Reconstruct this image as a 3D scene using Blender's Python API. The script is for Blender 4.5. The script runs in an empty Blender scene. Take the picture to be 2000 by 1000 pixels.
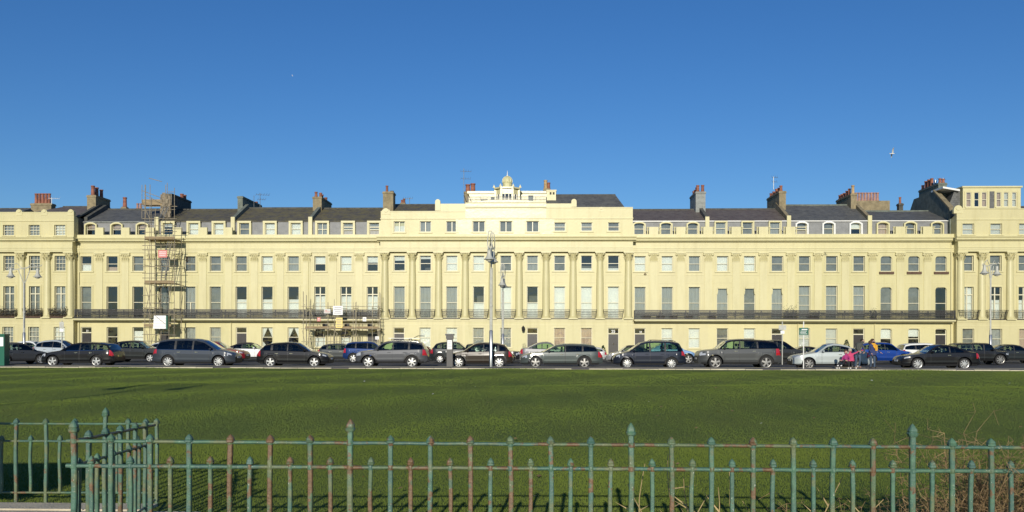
import bpy, math, random
import numpy as np
from mathutils import Vector, Matrix
R = math.radians
rnd = random.Random(7)
sc = bpy.context.scene
col = sc.collection

# ------------------------------------------------------------------ camera, sky, sun, exposure
F = 1750.0                      # focal length in photo pixels (2000 wide)
EYE = 1.62
YAW, ROLL = R(1.7), R(0.14)
cam = bpy.data.cameras.new('camera')
cam.sensor_width = 36.0; cam.lens = F / 2000 * 36.0
cam.shift_y = 0.081; cam.clip_start = 0.1; cam.clip_end = 6000
co = bpy.data.objects.new('camera', cam); col.objects.link(co)
CM = Matrix.Translation((0, 0, EYE)) @ Matrix.Rotation(YAW, 4, 'Z') @ Matrix.Rotation(R(90), 4, 'X') @ Matrix.Rotation(ROLL, 4, 'Z')
co.matrix_world = CM
sc.camera = co
SUN_EL, SUN_AZ = R(16.5), R(3.5)   # the sun stands behind the camera, a little to its left
w = bpy.data.worlds.new('World'); sc.world = w; w.use_nodes = True
nt = w.node_tree
bg = nt.nodes['Background']
sky = nt.nodes.new('ShaderNodeTexSky'); sky.sky_type = 'NISHITA'; sky.sun_disc = False
sky.sun_elevation = SUN_EL
sky.sun_rotation = R(180) + SUN_AZ
sky.altitude = 0; sky.air_density = 1.0; sky.dust_density = 0.15; sky.ozone_density = 2.6
hs = nt.nodes.new('ShaderNodeHueSaturation'); hs.inputs['Saturation'].default_value = 1.22; hs.inputs['Value'].default_value = 1.0
tnt = nt.nodes.new('ShaderNodeMix'); tnt.data_type = 'RGBA'; tnt.blend_type = 'MULTIPLY'; tnt.inputs[0].default_value = 1; tnt.inputs[7].default_value = (.54, .71, .96, 1)
nt.links.new(sky.outputs[0], hs.inputs['Color']); nt.links.new(hs.outputs[0], tnt.inputs[6]); nt.links.new(tnt.outputs[2], bg.inputs[0]); bg.inputs[1].default_value = 0.1
sl = bpy.data.lights.new('sun', 'SUN'); sl.energy = 4.2; sl.angle = R(0.53); sl.color = (1.0, 0.93, 0.80)
so = bpy.data.objects.new('sun', sl); col.objects.link(so)
SUN_DIR = Vector((math.sin(SUN_AZ) * math.cos(SUN_EL), math.cos(SUN_AZ) * math.cos(SUN_EL), -math.sin(SUN_EL)))
so.rotation_euler = SUN_DIR.to_track_quat('-Z', 'Y').to_euler(); so.location = (-5, -40, 30)
sc.view_settings.view_transform = 'Standard'; sc.view_settings.look = 'None'
sc.view_settings.exposure = 0.0; sc.view_settings.gamma = 1.0; sc.view_settings.use_curve_mapping = False

C3 = CM.to_3x3()
def at(u, v, Y):
    """the point of the vertical plane y = Y that shows at photo pixel (u, v)"""
    d = C3 @ Vector(((u - 1000) / F, (662 - v) / F, -1.0))
    t = Y / d.y
    return Vector((d.x * t, Y, EYE + d.z * t))
def ux(u, Y, v=640): return at(u, v, Y).x
def vz(v, Y, u=1000): return at(u, v, Y).z

# ------------------------------------------------------------------ materials
def nodes(name):
    m = bpy.data.materials.new(name); m.use_nodes = True
    n = m.node_tree.nodes; return m, n, m.node_tree.links, n['Principled BSDF']
def mat(name, c, rough=0.6, metal=0.0, var=0.0, scale=3.0, c2=None, bump=0.0, bscale=40.0, coat=0.0, spec=0.5, stretch=(1, 1, 1), obj_rand=0.0):
    m, n, l, b = nodes(name)
    b.inputs['Base Color'].default_value = (*c, 1); b.inputs['Roughness'].default_value = rough
    b.inputs['Metallic'].default_value = metal; b.inputs['Specular IOR Level'].default_value = spec
    b.inputs['Coat Weight'].default_value = coat; b.inputs['Coat Roughness'].default_value = 0.08
    if var or c2 or bump:
        g = n.new('ShaderNodeNewGeometry'); mp = n.new('ShaderNodeMapping'); mp.inputs['Scale'].default_value = stretch
        l.new(g.outputs['Position'], mp.inputs['Vector'])
    if var or c2:
        t = n.new('ShaderNodeTexNoise'); t.inputs['Scale'].default_value = scale; t.inputs['Detail'].default_value = 6; t.inputs['Roughness'].default_value = 0.65
        l.new(mp.outputs[0], t.inputs['Vector'])
        r = n.new('ShaderNodeValToRGB'); r.color_ramp.elements[0].position = 0.32; r.color_ramp.elements[1].position = 0.68
        d = c2 or tuple(x * (1 - var) for x in c)
        e = c if c2 else tuple(min(1, x * (1 + var)) for x in c)
        r.color_ramp.elements[0].color = (*d, 1); r.color_ramp.elements[1].color = (*e, 1)
        l.new(t.outputs[0], r.inputs[0]); last = r.outputs[0]
        l.new(last, b.inputs['Base Color'])
    if bump:
        t2 = n.new('ShaderNodeTexNoise'); t2.inputs['Scale'].default_value = bscale; t2.inputs['Detail'].default_value = 4
        l.new(mp.outputs[0], t2.inputs['Vector'])
        bp = n.new('ShaderNodeBump'); bp.inputs['Strength'].default_value = bump; bp.inputs['Distance'].default_value = 0.05
        l.new(t2.outputs[0], bp.inputs['Height']); l.new(bp.outputs[0], b.inputs['Normal'])
    return m

def stucco(name, c, rough=.42):
    """oil-painted render: faint rain streaks, grime patches, fine unevenness"""
    m, n, l, b = nodes(name)
    b.inputs['Roughness'].default_value = rough; b.inputs['Specular IOR Level'].default_value = 0.45
    g = n.new('ShaderNodeNewGeometry')
    def noise(sc_, s, det=5):
        mp = n.new('ShaderNodeMapping'); mp.inputs['Scale'].default_value = s; l.new(g.outputs['Position'], mp.inputs[0])
        t = n.new('ShaderNodeTexNoise'); t.inputs['Scale'].default_value = sc_; t.inputs['Detail'].default_value = det; t.inputs['Roughness'].default_value = 0.6
        l.new(mp.outputs[0], t.inputs['Vector']); return t.outputs[0]
    def ramp(x, p0, p1, a, b_):
        r = n.new('ShaderNodeValToRGB'); r.color_ramp.elements[0].position = p0; r.color_ramp.elements[1].position = p1
        r.color_ramp.elements[0].color = (*a, 1); r.color_ramp.elements[1].color = (*b_, 1); l.new(x, r.inputs[0]); return r.outputs[0]
    def mul(a, b_):
        mx = n.new('ShaderNodeMix'); mx.data_type = 'RGBA'; mx.blend_type = 'MULTIPLY'; mx.inputs[0].default_value = 1
        l.new(a, mx.inputs[6]); l.new(b_, mx.inputs[7]); return mx.outputs[2]
    base = ramp(noise(0.35, (1, 1, 1)), 0.3, 0.7, tuple(x * .95 for x in c), tuple(min(1, x * 1.04) for x in c))
    streak = ramp(noise(2.2, (1, 1, 0.12)), 0.28, 0.5, (.90, .89, .85), (1, 1, 1))
    spots = ramp(noise(9, (1, 1, .6)), 0.25, 0.36, (.88, .86, .80), (1, 1, 1))
    l.new(mul(mul(base, streak), spots), b.inputs['Base Color'])
    bp = n.new('ShaderNodeBump'); bp.inputs['Strength'].default_value = .25; bp.inputs['Distance'].default_value = .03
    l.new(noise(3.5, (1, 1, 1)), bp.inputs['Height']); l.new(bp.outputs[0], b.inputs['Normal'])
    return m

def slate(name, c, moss=None, sx=0.3, sz=0.22):
    m, n, l, b = nodes(name)
    b.inputs['Roughness'].default_value = 0.6
    g = n.new('ShaderNodeNewGeometry'); sp = n.new('ShaderNodeSeparateXYZ'); l.new(g.outputs['Position'], sp.inputs[0])
    cb = n.new('ShaderNodeCombineXYZ'); l.new(sp.outputs[0], cb.inputs[0])
    ad = n.new('ShaderNodeMath'); ad.operation = 'ADD'; l.new(sp.outputs[1], ad.inputs[0]); l.new(sp.outputs[2], ad.inputs[1]); l.new(ad.outputs[0], cb.inputs[1])
    br = n.new('ShaderNodeTexBrick'); br.inputs['Scale'].default_value = 1.0; br.inputs['Brick Width'].default_value = sx; br.inputs['Row Height'].default_value = sz
    br.inputs['Mortar Size'].default_value = 0.012; br.inputs['Color1'].default_value = (*[x * .75 for x in c], 1); br.inputs['Color2'].default_value = (*[x * 1.3 for x in c], 1)
    br.inputs['Mortar'].default_value = (*[x * .35 for x in c], 1); l.new(cb.outputs[0], br.inputs['Vector'])
    t = n.new('ShaderNodeTexNoise'); t.inputs['Scale'].default_value = 1.3; t.inputs['Detail'].default_value = 8; t.inputs['Roughness'].default_value = .7; l.new(g.outputs['Position'], t.inputs['Vector'])
    r = n.new('ShaderNodeValToRGB'); r.color_ramp.elements[0].position = .42; r.color_ramp.elements[1].position = .66
    r.color_ramp.elements[0].color = (0, 0, 0, 1); r.color_ramp.elements[1].color = (1, 1, 1, 1); l.new(t.outputs[0], r.inputs[0])
    mx = n.new('ShaderNodeMix'); mx.data_type = 'RGBA'
    l.new(r.outputs[0], mx.inputs[0]); l.new(br.outputs[0], mx.inputs[6]); mx.inputs[7].default_value = (*(moss or [x * 1.35 for x in c]), 1)
    l.new(mx.outputs[2], b.inputs['Base Color'])
    bp = n.new('ShaderNodeBump'); bp.inputs['Strength'].default_value = .6; bp.inputs['Distance'].default_value = .03; l.new(br.outputs[0], bp.inputs['Height']); l.new(bp.outputs[0], b.inputs['Normal'])
    return m

def glass(name, tint, ior=1.5, rough=0.02, boost=1.0):
    m = bpy.data.materials.new(name); m.use_nodes = True
    n = m.node_tree.nodes; l = m.node_tree.links; n.remove(n['Principled BSDF'])
    t = n.new('ShaderNodeBsdfTransparent'); t.inputs[0].default_value = (*tint, 1)
    g = n.new('ShaderNodeBsdfGlossy'); g.inputs['Roughness'].default_value = rough; g.inputs[0].default_value = (1, 1, 1, 1)
    f = n.new('ShaderNodeFresnel'); f.inputs[0].default_value = ior
    ml = n.new('ShaderNodeMath'); ml.operation = 'MULTIPLY'; ml.inputs[1].default_value = boost; ml.use_clamp = True; l.new(f.outputs[0], ml.inputs[0])
    tn = n.new('ShaderNodeTexNoise'); tn.inputs['Scale'].default_value = 1.1; ge = n.new('ShaderNodeNewGeometry'); l.new(ge.outputs['Position'], tn.inputs['Vector'])
    bp = n.new('ShaderNodeBump'); bp.inputs['Strength'].default_value = .12; bp.inputs['Distance'].default_value = .1; l.new(tn.outputs[0], bp.inputs['Height']); l.new(bp.outputs[0], g.inputs['Normal'])
    mx = n.new('ShaderNodeMixShader'); l.new(ml.outputs[0], mx.inputs[0]); l.new(t.outputs[0], mx.inputs[1]); l.new(g.outputs[0], mx.inputs[2])
    l.new(mx.outputs[0], n['Material Output'].inputs[0]); return m

def rusty(name, c, rust, amount):
    """old green paint on cast iron: chalky fading, flakes off to primer and rust"""
    m, n, l, b = nodes(name)
    b.inputs['Roughness'].default_value = .5
    g = n.new('ShaderNodeNewGeometry')
    def noise(s, det=6):
        t = n.new('ShaderNodeTexNoise'); t.inputs['Scale'].default_value = s; t.inputs['Detail'].default_value = det; t.inputs['Roughness'].default_value = .65
        l.new(g.outputs['Position'], t.inputs['Vector']); return t.outputs[0]
    def ramp(x, p0, p1, a, b_):
        r = n.new('ShaderNodeValToRGB'); r.color_ramp.elements[0].position = p0; r.color_ramp.elements[1].position = p1
        r.color_ramp.elements[0].color = (*a, 1); r.color_ramp.elements[1].color = (*b_, 1); l.new(x, r.inputs[0]); return r.outputs[0]
    def mix(f, a, b_):
        mx = n.new('ShaderNodeMix'); mx.data_type = 'RGBA'; l.new(f, mx.inputs[0]); l.new(a, mx.inputs[6]); l.new(b_, mx.inputs[7]); return mx.outputs[2]
    paint = ramp(noise(14), .3, .7, tuple(x * .7 for x in c), tuple(x * 1.35 for x in c))
    blue = ramp(noise(31), .3, .7, (c[0] * .75, c[1] * .8, c[2] * 1.0), (c[0] * 1.1, c[1] * 1.05, c[2] * 1.15))
    paint = mix(ramp(noise(9), .48, .56, (0, 0, 0), (1, 1, 1)), paint, blue)
    paint = mix(ramp(noise(4.3, 5), .50, .60, (0, 0, 0), (.75, .75, .75)), paint, ramp(noise(24), .3, .7, (.085, .105, .04), (.19, .19, .085)))
    pale = ramp(noise(60, 3), .3, .7, (.42, .45, .38), (.62, .6, .5))
    paint = mix(ramp(noise(85, 4), .66, .69, (0, 0, 0), (1, 1, 1)), paint, pale)
    ru = ramp(noise(50), .3, .7, tuple(x * .5 for x in rust), tuple(x * 1.5 for x in rust))
    f = ramp(noise(7.5, 8), amount, amount + .05, (1, 1, 1), (0, 0, 0))
    l.new(mix(f, paint, ru), b.inputs['Base Color'])
    bp = n.new('ShaderNodeBump'); bp.inputs['Strength'].default_value = .5; bp.inputs['Distance'].default_value = .006
    l.new(noise(70), bp.inputs['Height']); l.new(bp.outputs[0], b.inputs['Normal'])
    return m

M = {}
M['cream'] = stucco('cream_paint', (.575, .525, .272))
M['cream_trim'] = stucco('cream_trim_paint', (.60, .55, .30))
for i_, f_ in enumerate(((1, 1, 1), (.965, .97, .95), (1.025, 1.02, 1.03), (.985, .98, 1.02))): M['cream%d' % i_] = stucco('cream_paint_%d' % i_, tuple(a * b_ for a, b_ in zip((.575, .525, .272), f_)))
M['cream_gloss'] = stucco('fresh_gloss_cream_paint', (.60, .55, .30), .28)
M['sash'] = mat('cream_gloss_paint', (.66, .62, .44), .3)
M['white'] = mat('white_paint', (.78, .77, .72), .35, var=.05, scale=4)
M['glass'] = glass('window_glass', (.80, .84, .82), boost=2.5)
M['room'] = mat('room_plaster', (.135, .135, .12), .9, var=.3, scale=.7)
M['blind_white'] = mat('white_blind', (.80, .80, .76), .8, var=.04, scale=2, stretch=(1, 1, 9))
M['blind_grey'] = mat('net_curtain', (.38, .385, .37), .9, var=.14, scale=2.5, stretch=(5, 1, .5))
M['blind_pale'] = mat('pale_shutter', (.60, .60, .56), .7, var=.05, scale=2)
M['blind_pink'] = mat('pinkish_curtain', (.55, .42, .33), .9, var=.15, scale=2.5, stretch=(5, 1, .5))
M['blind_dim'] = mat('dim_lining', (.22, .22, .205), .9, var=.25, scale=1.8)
M['door_dark'] = mat('dark_door_paint', (.030, .026, .024), .35, var=.2)
M['iron'] = mat('black_iron', (.022, .022, .022), .45, var=.3, scale=8)
M['lead'] = mat('lead_sheet', (.20, .205, .205), .55, var=.22, scale=1.6, bump=.15, bscale=5)
M['slate'] = slate('slate_grey', (.10, .102, .10), (.14, .14, .125))
M['slate_moss'] = slate('slate_mossy', (.105, .095, .075), (.16, .14, .06))
M['slate_brown'] = slate('slate_brown', (.125, .10, .088), (.15,.13,.11))
M['render_tan'] = mat('tan_render', (.25, .205, .12), .85, var=.3, scale=2.5, bump=.4, bscale=9)
M['render_grey'] = mat('grey_render', (.26, .275, .255), .85, var=.25, scale=2.5, bump=.4, bscale=9)
M['render_dark'] = mat('dark_render', (.085, .085, .072), .85, var=.4, scale=2.5, bump=.4, bscale=9)
M['render_green'] = mat('mossy_render', (.15, .17, .14), .85, var=.35, scale=2.5, bump=.4, bscale=9)
M['pot'] = mat('terracotta', (.26, .10, .06), .8, var=.35, scale=3)
M['pot_pale'] = mat('pale_terracotta', (.34, .19, .14), .8, var=.3, scale=3)
M['pot_tan'] = mat('buff_clay', (.40, .28, .14), .8, var=.3, scale=3)
M['dome'] = mat('pale_gold_paint', (.56, .53, .29), .45, var=.15, scale=4)
M['steel'] = mat('galvanised_steel', (.33, .34, .33), .42, metal=.75, var=.2, scale=7)
M['steel_pole'] = mat('scaffold_tube', (.36, .32, .22), .6, metal=.1, var=.35, scale=6)
M['steel_dark'] = mat('weathered_scaffold_tube', (.28, .24, .165), .6, metal=.1, var=.35, scale=6)
M['plank'] = mat('scaffold_board_wood', (.27, .20, .11), .8, var=.35, scale=3, stretch=(.6, 4, 4))
M['hemp'] = mat('brown_sheeting', (.24, .20, .14), .9, var=.35, scale=5)
M['lamp_grey'] = mat('lamp_grey_paint', (.46, .46, .40), .5, metal=.0, var=.15, scale=5)
M['lamp_sleeve'] = mat('brushed_steel', (.48, .48, .46), .28, metal=.9)
M['lens'] = mat('milky_lens', (.75, .74, .66), .3)
M['signgreen'] = mat('green_enamel', (.015, .12, .075), .35)
M['signwhite'] = mat('white_board', (.80, .80, .78), .5, var=.03)
M['signred'] = mat('red_print', (.60, .17, .14), .5)
M['signyellow'] = mat('yellow_board', (.80, .62, .18), .5)
M['ink'] = mat('grey_ink', (.25, .25, .27), .6)
M['machine'] = mat('machine_grey', (.055, .052, .05), .45, var=.1)
M['foliage'] = mat('dark_foliage', (.045, .06, .022), .7, c2=(.09, .045, .03), scale=6)
M['foliage2'] = mat('evergreen_foliage', (.03, .055, .02), .7, var=.5, scale=7)
M['planter'] = mat('brown_planter', (.10, .055, .03), .7, var=.2)
M['tyre'] = mat('tyre_rubber', (.016, .016, .016), .8)
M['rim'] = mat('alloy_silver', (.52, .52, .50), .32, metal=.5)
M['rim_dark'] = mat('alloy_graphite', (.27, .265, .25), .35, metal=.5)
M['black'] = mat('black_plastic', (.018, .018, .018), .5)
M['interior'] = mat('dark_upholstery', (.03, .029, .028), .9)
M['chrome'] = mat('chrome', (.82, .82, .80), .1, metal=1)
M['lampglass'] = mat('headlamp_glass', (.42, .44, .47), .18, metal=.1)
M['tail'] = mat('tail_lamp_red', (.42, .015, .02), .1, coat=1)
M['carglass'] = glass('car_glass', (.42, .50, .45), boost=1.5)
M['carglass_dark'] = glass('privacy_glass', (.10, .11, .11), boost=1.5)
M['carglass_green'] = glass('green_tinted_glass', (.58, .74, .60), boost=1.3)
M['gold'] = mat('brass', (.6, .42, .15), .3, metal=1)

# ------------------------------------------------------------------ mesh helpers
class MB:
    def __init__(s): s.v = []; s.f = []; s.m = []; s.cm = 0
    def add(s, vs, fs, m=None):
        k = len(s.v); s.v += [tuple(p) for p in vs]; s.f += [tuple(i + k for i in f) for f in fs]; s.m += [s.cm if m is None else m] * len(fs); return s
    def box(s, x0, x1, y0, y1, z0, z1, m=None):
        return s.add([(x, y, z) for z in (z0, z1) for y in (y0, y1) for x in (x0, x1)],
                     [(0, 2, 3, 1), (4, 5, 7, 6), (0, 1, 5, 4), (2, 6, 7, 3), (0, 4, 6, 2), (1, 3, 7, 5)], m)
    def quad(s, a, b, c, d, m=None): return s.add([a, b, c, d], [(0, 1, 2, 3)], m)
    def tube(s, p0, p1, r, n=6, r1=None, m=None, cap=True):
        p0, p1 = Vector(p0), Vector(p1); d = (p1 - p0)
        if d.length < 1e-6: return s
        d.normalize(); a = d.orthogonal().normalized(); b = d.cross(a); r1 = r if r1 is None else r1
        vs = [p + rr * (math.cos(t) * a + math.sin(t) * b) for p, rr in ((p0, r), (p1, r1)) for t in [2 * math.pi * i / n for i in range(n)]]
        fs = [(i, (i + 1) % n, n + (i + 1) % n, n + i) for i in range(n)]
        if cap: fs += [tuple(range(n - 1, -1, -1)), tuple(range(n, 2 * n))]
        return s.add(vs, fs, m)
    def path(s, pts, r, n=6, m=None):
        for a, b in zip(pts[:-1], pts[1:]): s.tube(a, b, r, n, m=m)
        return s
    def lathe(s, prof, c=(0, 0, 0), n=12, m=None, a0=0.0, a1=2 * math.pi, axis='z'):
        full = abs(a1 - a0 - 2 * math.pi) < 1e-6; k = n if full else n + 1
        vs = []
        for r, z in prof:
            for i in range(k):
                t = a0 + (a1 - a0) * i / n
                p = (r * math.cos(t), r * math.sin(t), z)
                if axis == 'y': p = (p[0], p[2], p[1])
                vs.append((c[0] + p[0], c[1] + p[1], c[2] + p[2]))
        fs = []
        for j in range(len(prof) - 1):
            for i in range(n):
                i2 = (i + 1) % k
                f = (j * k + i, j * k + i2, (j + 1) * k + i2, (j + 1) * k + i)
                fs.append(f if axis == 'z' else f[::-1])
        return s.add(vs, fs, m)
    def prism(s, poly, y0, y1, m=None):
        """poly: (x, z) outline, counter-clockwise seen from -y; extruded from y0 (front) to y1"""
        n = len(poly); vs = [(x, y0, z) for x, z in poly] + [(x, y1, z) for x, z in poly]
        fs = [tuple(range(n)), tuple(range(2 * n - 1, n - 1, -1))] + [((i + 1) % n, i, n + i, n + (i + 1) % n) for i in range(n)]
        return s.add(vs, fs, m)
    def prismx(s, poly, x0, x1, m=None):
        """poly: (y, z) outline extruded along x"""
        n = len(poly); vs = [(x0, y, z) for y, z in poly] + [(x1, y, z) for y, z in poly]
        fs = [tuple(range(n - 1, -1, -1)), tuple(range(n, 2 * n))] + [(i, (i + 1) % n, n + (i + 1) % n, n + i) for i in range(n)]
        return s.add(vs, fs, m)
    def ball(s, c, r, n=10, k=6, m=None):
        rx, ry, rz = r if isinstance(r, tuple) else (r, r, r)
        vs = []; fs = []
        for j in range(k + 1):
            th = math.pi * j / k
            for i in range(n):
                ph = 2 * math.pi * i / n
                vs.append((c[0] + rx * math.sin(th) * math.cos(ph), c[1] + ry * math.sin(th) * math.sin(ph), c[2] + rz * math.cos(th)))
        for j in range(k):
            for i in range(n): fs.append((j * n + i, (j + 1) * n + i, (j + 1) * n + (i + 1) % n, j * n + (i + 1) % n))
        return s.add(vs, fs, m)
    def mesh(s, name, mats, off=None, smooth=None):
        me = bpy.data.meshes.new(name)
        vs = s.v if off is None else [(a - off[0], b - off[1], c - off[2]) for a, b, c in s.v]
        me.from_pydata(vs, [], s.f)
        for m in (mats if isinstance(mats, (list, tuple)) else [mats]): me.materials.append(m)
        if any(s.m): me.polygons.foreach_set('material_index', s.m)
        if smooth is not None:
            me.polygons.foreach_set('use_smooth', [True] * len(s.f)); me.set_sharp_from_angle(angle=R(smooth))
        me.update(); return me
    def build(s, name, mats, parent=None, smooth=None):
        """one mesh object; the shape is given in world space, the parent is an untransformed-but-moved root"""
        off = ORG.get(parent.name) if parent else None
        o = bpy.data.objects.new(name, s.mesh(name, mats, off, smooth)); col.objects.link(o)
        if parent: o.parent = parent; ORG[o.name] = off
        return o
ORG = {}
def thing(name, label, cat, loc=(0, 0, 0), group=None, rz=0.0):
    o = bpy.data.objects.new(name, None); col.objects.link(o); o.location = loc; o.rotation_euler.z = rz
    o.empty_display_size = .3
    o['label'] = label; o['category'] = cat
    if group: o['group'] = group
    ORG[o.name] = tuple(loc); return o
def tag(o, label, cat, group=None):
    o['label'] = label; o['category'] = cat
    if group: o['group'] = group
    return o
def inst(name, me, parent, loc, rz=0.0, scale=None):
    """a part sharing mesh data; loc in world space"""
    o = bpy.data.objects.new(name, me); col.objects.link(o); off = ORG.get(parent.name, (0, 0, 0))
    o.parent = parent; o.location = (loc[0] - off[0], loc[1] - off[1], loc[2] - off[2]); o.rotation_euler.z = rz
    if scale: o.scale = scale
    return o
def struct(o, kind='structure'): o['kind'] = kind; return o

# ------------------------------------------------------------------ ground, lawn, pavements, roads
YF = 90.0                      # wall plane of the terrace wings
Y_LAWN0, Y_LAWN1 = 5.9, 48.0
m, n, l, b = nodes('lawn_turf'); M['turf'] = m
b.inputs['Roughness'].default_value = .85; b.inputs['Specular IOR Level'].default_value = .15
g_ = n.new('ShaderNodeNewGeometry')
def _n(s, st, d=6):
    mp = n.new('ShaderNodeMapping'); mp.inputs['Scale'].default_value = st; l.new(g_.outputs['Position'], mp.inputs[0])
    t = n.new('ShaderNodeTexNoise'); t.inputs['Scale'].default_value = s; t.inputs['Detail'].default_value = d; t.inputs['Roughness'].default_value = .7; l.new(mp.outputs[0], t.inputs['Vector']); return t.outputs[0]
def _r(x, p0, p1, a, c_):
    r = n.new('ShaderNodeValToRGB'); r.color_ramp.elements[0].position = p0; r.color_ramp.elements[1].position = p1
    r.color_ramp.elements[0].color = (*a, 1); r.color_ramp.elements[1].color = (*c_, 1); l.new(x, r.inputs[0]); return r.outputs[0]
def _m(f, a, c_, mode='MIX'):
    mx = n.new('ShaderNodeMix'); mx.data_type = 'RGBA'; mx.blend_type = mode
    if isinstance(f, float): mx.inputs[0].default_value = f
    else: l.new(f, mx.inputs[0])
    l.new(a, mx.inputs[6]); l.new(c_, mx.inputs[7]); return mx.outputs[2]
fine = _r(_n(14, (1, .45, 1)), .3, .72, (.12, .155, .03), (.165, .20, .04))
patch = _r(_n(.35, (1, .5, 1)), .35, .7, (.75, .85, .8), (1.12, 1.06, 1.0))
worn = _r(_n(1.6, (.5, 1, 1)), .58, .74, (0, 0, 0), (.5, .5, .5))
dry = _r(_n(20, (1, .5, 1)), .3, .7, (.10, .10, .03), (.19, .17, .06))
l.new(_m(1.0, _m(worn, fine, dry), patch, 'MULTIPLY'), b.inputs['Base Color'])
bp = n.new('ShaderNodeBump'); bp.inputs['Strength'].default_value = .9; bp.inputs['Distance'].default_value = .05
l.new(_n(26, (1, .6, 1), 3), bp.inputs['Height']); l.new(bp.outputs[0], b.inputs['Normal'])
M['tarmac'] = mat('road_asphalt', (.060, .060, .058), .85, var=.25, scale=2, bump=.3, bscale=60)
M['paving'] = mat('tarmac_pavement', (.17, .15, .125), .9, var=.22, scale=1.5, bump=.25, bscale=50)
M['concrete'] = mat('promenade_concrete', (.52, .46, .34), .9, var=.18, scale=2.5, bump=.35, bscale=40)
M['kerbstone'] = mat('pale_edging_stone', (.47, .43, .31), .85, var=.2, scale=1.2)
M['earth'] = mat('earth', (.10, .085, .05), .95, var=.2)
X0, X1 = -140, 140
def sheet(name, x0, x1, y0, y1, z, m):
    return struct(MB().quad((x0, y0, z), (x1, y0, z), (x1, y1, z), (x0, y1, z)).build(name, m))
sheet('ground', -2500, 2500, -2500, 2500, -.12, M['earth'])
# lawn: one gently uneven sheet
mb = MB(); nx, ny = 90, 60
for j in range(ny + 1):
    yy = Y_LAWN0 + (Y_LAWN1 - .16 - Y_LAWN0) * (j / ny) ** 1.3
    for i in range(nx + 1):
        xx = -70 + 140 * i / nx
        mb.v.append((xx, yy, .03 * math.sin(xx * .31 + yy * .17) + .025 * math.sin(xx * .9 - yy * .6) if 0 < j < ny else 0))
for j in range(ny):
    for i in range(nx): mb.f.append((j * (nx + 1) + i, j * (nx + 1) + i + 1, (j + 1) * (nx + 1) + i + 1, (j + 1) * (nx + 1) + i)); mb.m.append(0)
struct(mb.build('lawn', M['turf'], smooth=60))
sheet('promenade', X0, X1, -30, Y_LAWN0, -.005, M['concrete'])
kb = MB(); k = -70.0
while k < 70:
    L_ = .92; j = rnd.uniform(-.012, .012)
    if rnd.random() > .06: kb.box(k + .01, k + L_ - .01, Y_LAWN1 - .15, Y_LAWN1 - .01, -.1, .055 + j)
    k += L_
struct(kb.build('kerb', M['kerbstone']))
Y_PAV = 51.3
struct(MB().box(X0, X1, Y_LAWN1, Y_PAV - .15, -.1, .03).build('pavement', M['paving']))
struct(MB().box(X0, X1, Y_PAV - .15, Y_PAV, -.11, .035).build('kerb', M['kerbstone']))
sheet('road', X0, X1, Y_PAV, 84.0, -.08, M['tarmac'])
struct(MB().box(X0, X1, 84.0, 84.15, -.11, .045).build('kerb', M['kerbstone']))
struct(MB().box(X0, X1, 84.15, YF + 1, -.11, .04).build('pavement', M['paving']))

# ------------------------------------------------------------------ the terrace: thirteen houses of three bays (plus one beyond each edge of the view)
BAY_U = [18, 68, 118, 168.5, 219.5, 270, 321, 371.5, 421, 471.5, 522, 573, 625, 676, 727.5, 780, 831, 882.5, 935, 988, 1040,
         1093, 1145.5, 1198, 1250, 1303, 1356, 1411, 1464, 1518, 1571, 1624, 1677.5, 1731, 1785, 1838, 1889.5, 1944, 2000]
def wall_y(h): return YF - .55 if h in (-1, 0, 5, 6, 7, 12, 13) else YF
BAYX = [ux(u, wall_y(i // 3), 560) for i, u in enumerate(BAY_U)]
EDGE = {1: ux(150.5, YF), 5: ux(745.5, YF), 8: ux(1234, YF), 12: ux(1862, YF)}
def house_x(h):
    if h == -1: return house_x(0)[0] - 8.05, house_x(0)[0]
    if h == 13: return house_x(12)[1], house_x(12)[1] + 8.2
    a = EDGE.get(h) if h in EDGE else ((BAYX[3 * h - 1] + BAYX[3 * h]) / 2 if h > 0 else BAYX[0] - (BAYX[1] - BAYX[0]) / 2)
    b = EDGE.get(h + 1) if h + 1 in EDGE else ((BAYX[3 * h + 2] + BAYX[3 * h + 3]) / 2 if h < 12 else BAYX[38] + (BAYX[38] - BAYX[37]) / 2)
    return a, b
def bays(h):
    if h == -1: return [x - 8.05 for x in BAYX[0:3]]
    if h == 13: return [x + 8.2 for x in BAYX[36:39]]
    return BAYX[3 * h:3 * h + 3]

# one token per bay: style + blind.  styles: s sash, m many panes, f french window, c pair of casements, t three-row sash, x crossed, o raised sash, D door, q plain, v lower mullion
# blinds: - none, w white, g grey net, p pinkish, a pale shutter, d dim, W<n> white from the top n tenths, L<n> white in the lower n tenths, P<n>/T<n> pinkish from the top / tan lower, b swagged
TOK = {
 'A': 'mg mg mw  sP4 sP4 sP4  sW3 sw sw  sd sw sw  xg og og  cL6 cg cd  cd cd cd  sg sg sd  sd sd sd  sg sd sg  od sd sW5  sp sd sd  sa sa sa',
 'S': 'md md md  sL5 sT3 sd  sd sd sd  sd sw sg  sW5 sw sW4  sW3 sW2 sw  sw sd sg  sd sL2 sL2  sw sw sg  sw sw sd  sd sd sd  sd sd sd  sd sd sd',
 'F': 'fd fd fg  sd s- s-  sd vg sd  sL6 sL6 sL6  fL7 fL7 fL7  sg sg sg  sL5 sw sL5  sw sw sw  sg sg sg  sg sd sg  tg tg tg  sd sd s-  fw fL6 fL6',
 'G': 'mg mg mw  D s- sL8  D qg sg  D sb sb  sL5 sL5 D  D sw sw  sg sg D  sp sp D  D sw sw  sd sW5 D  sa sa D  sW5 sW4 D  sd sg sp',
}
TOK = {k: v.split() for k, v in TOK.items()}
def token(h, i, f):
    if h < 0: return TOK[f][i]
    if h > 12: return TOK[f][36 + i]
    return TOK[f][3 * h + i]

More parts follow.
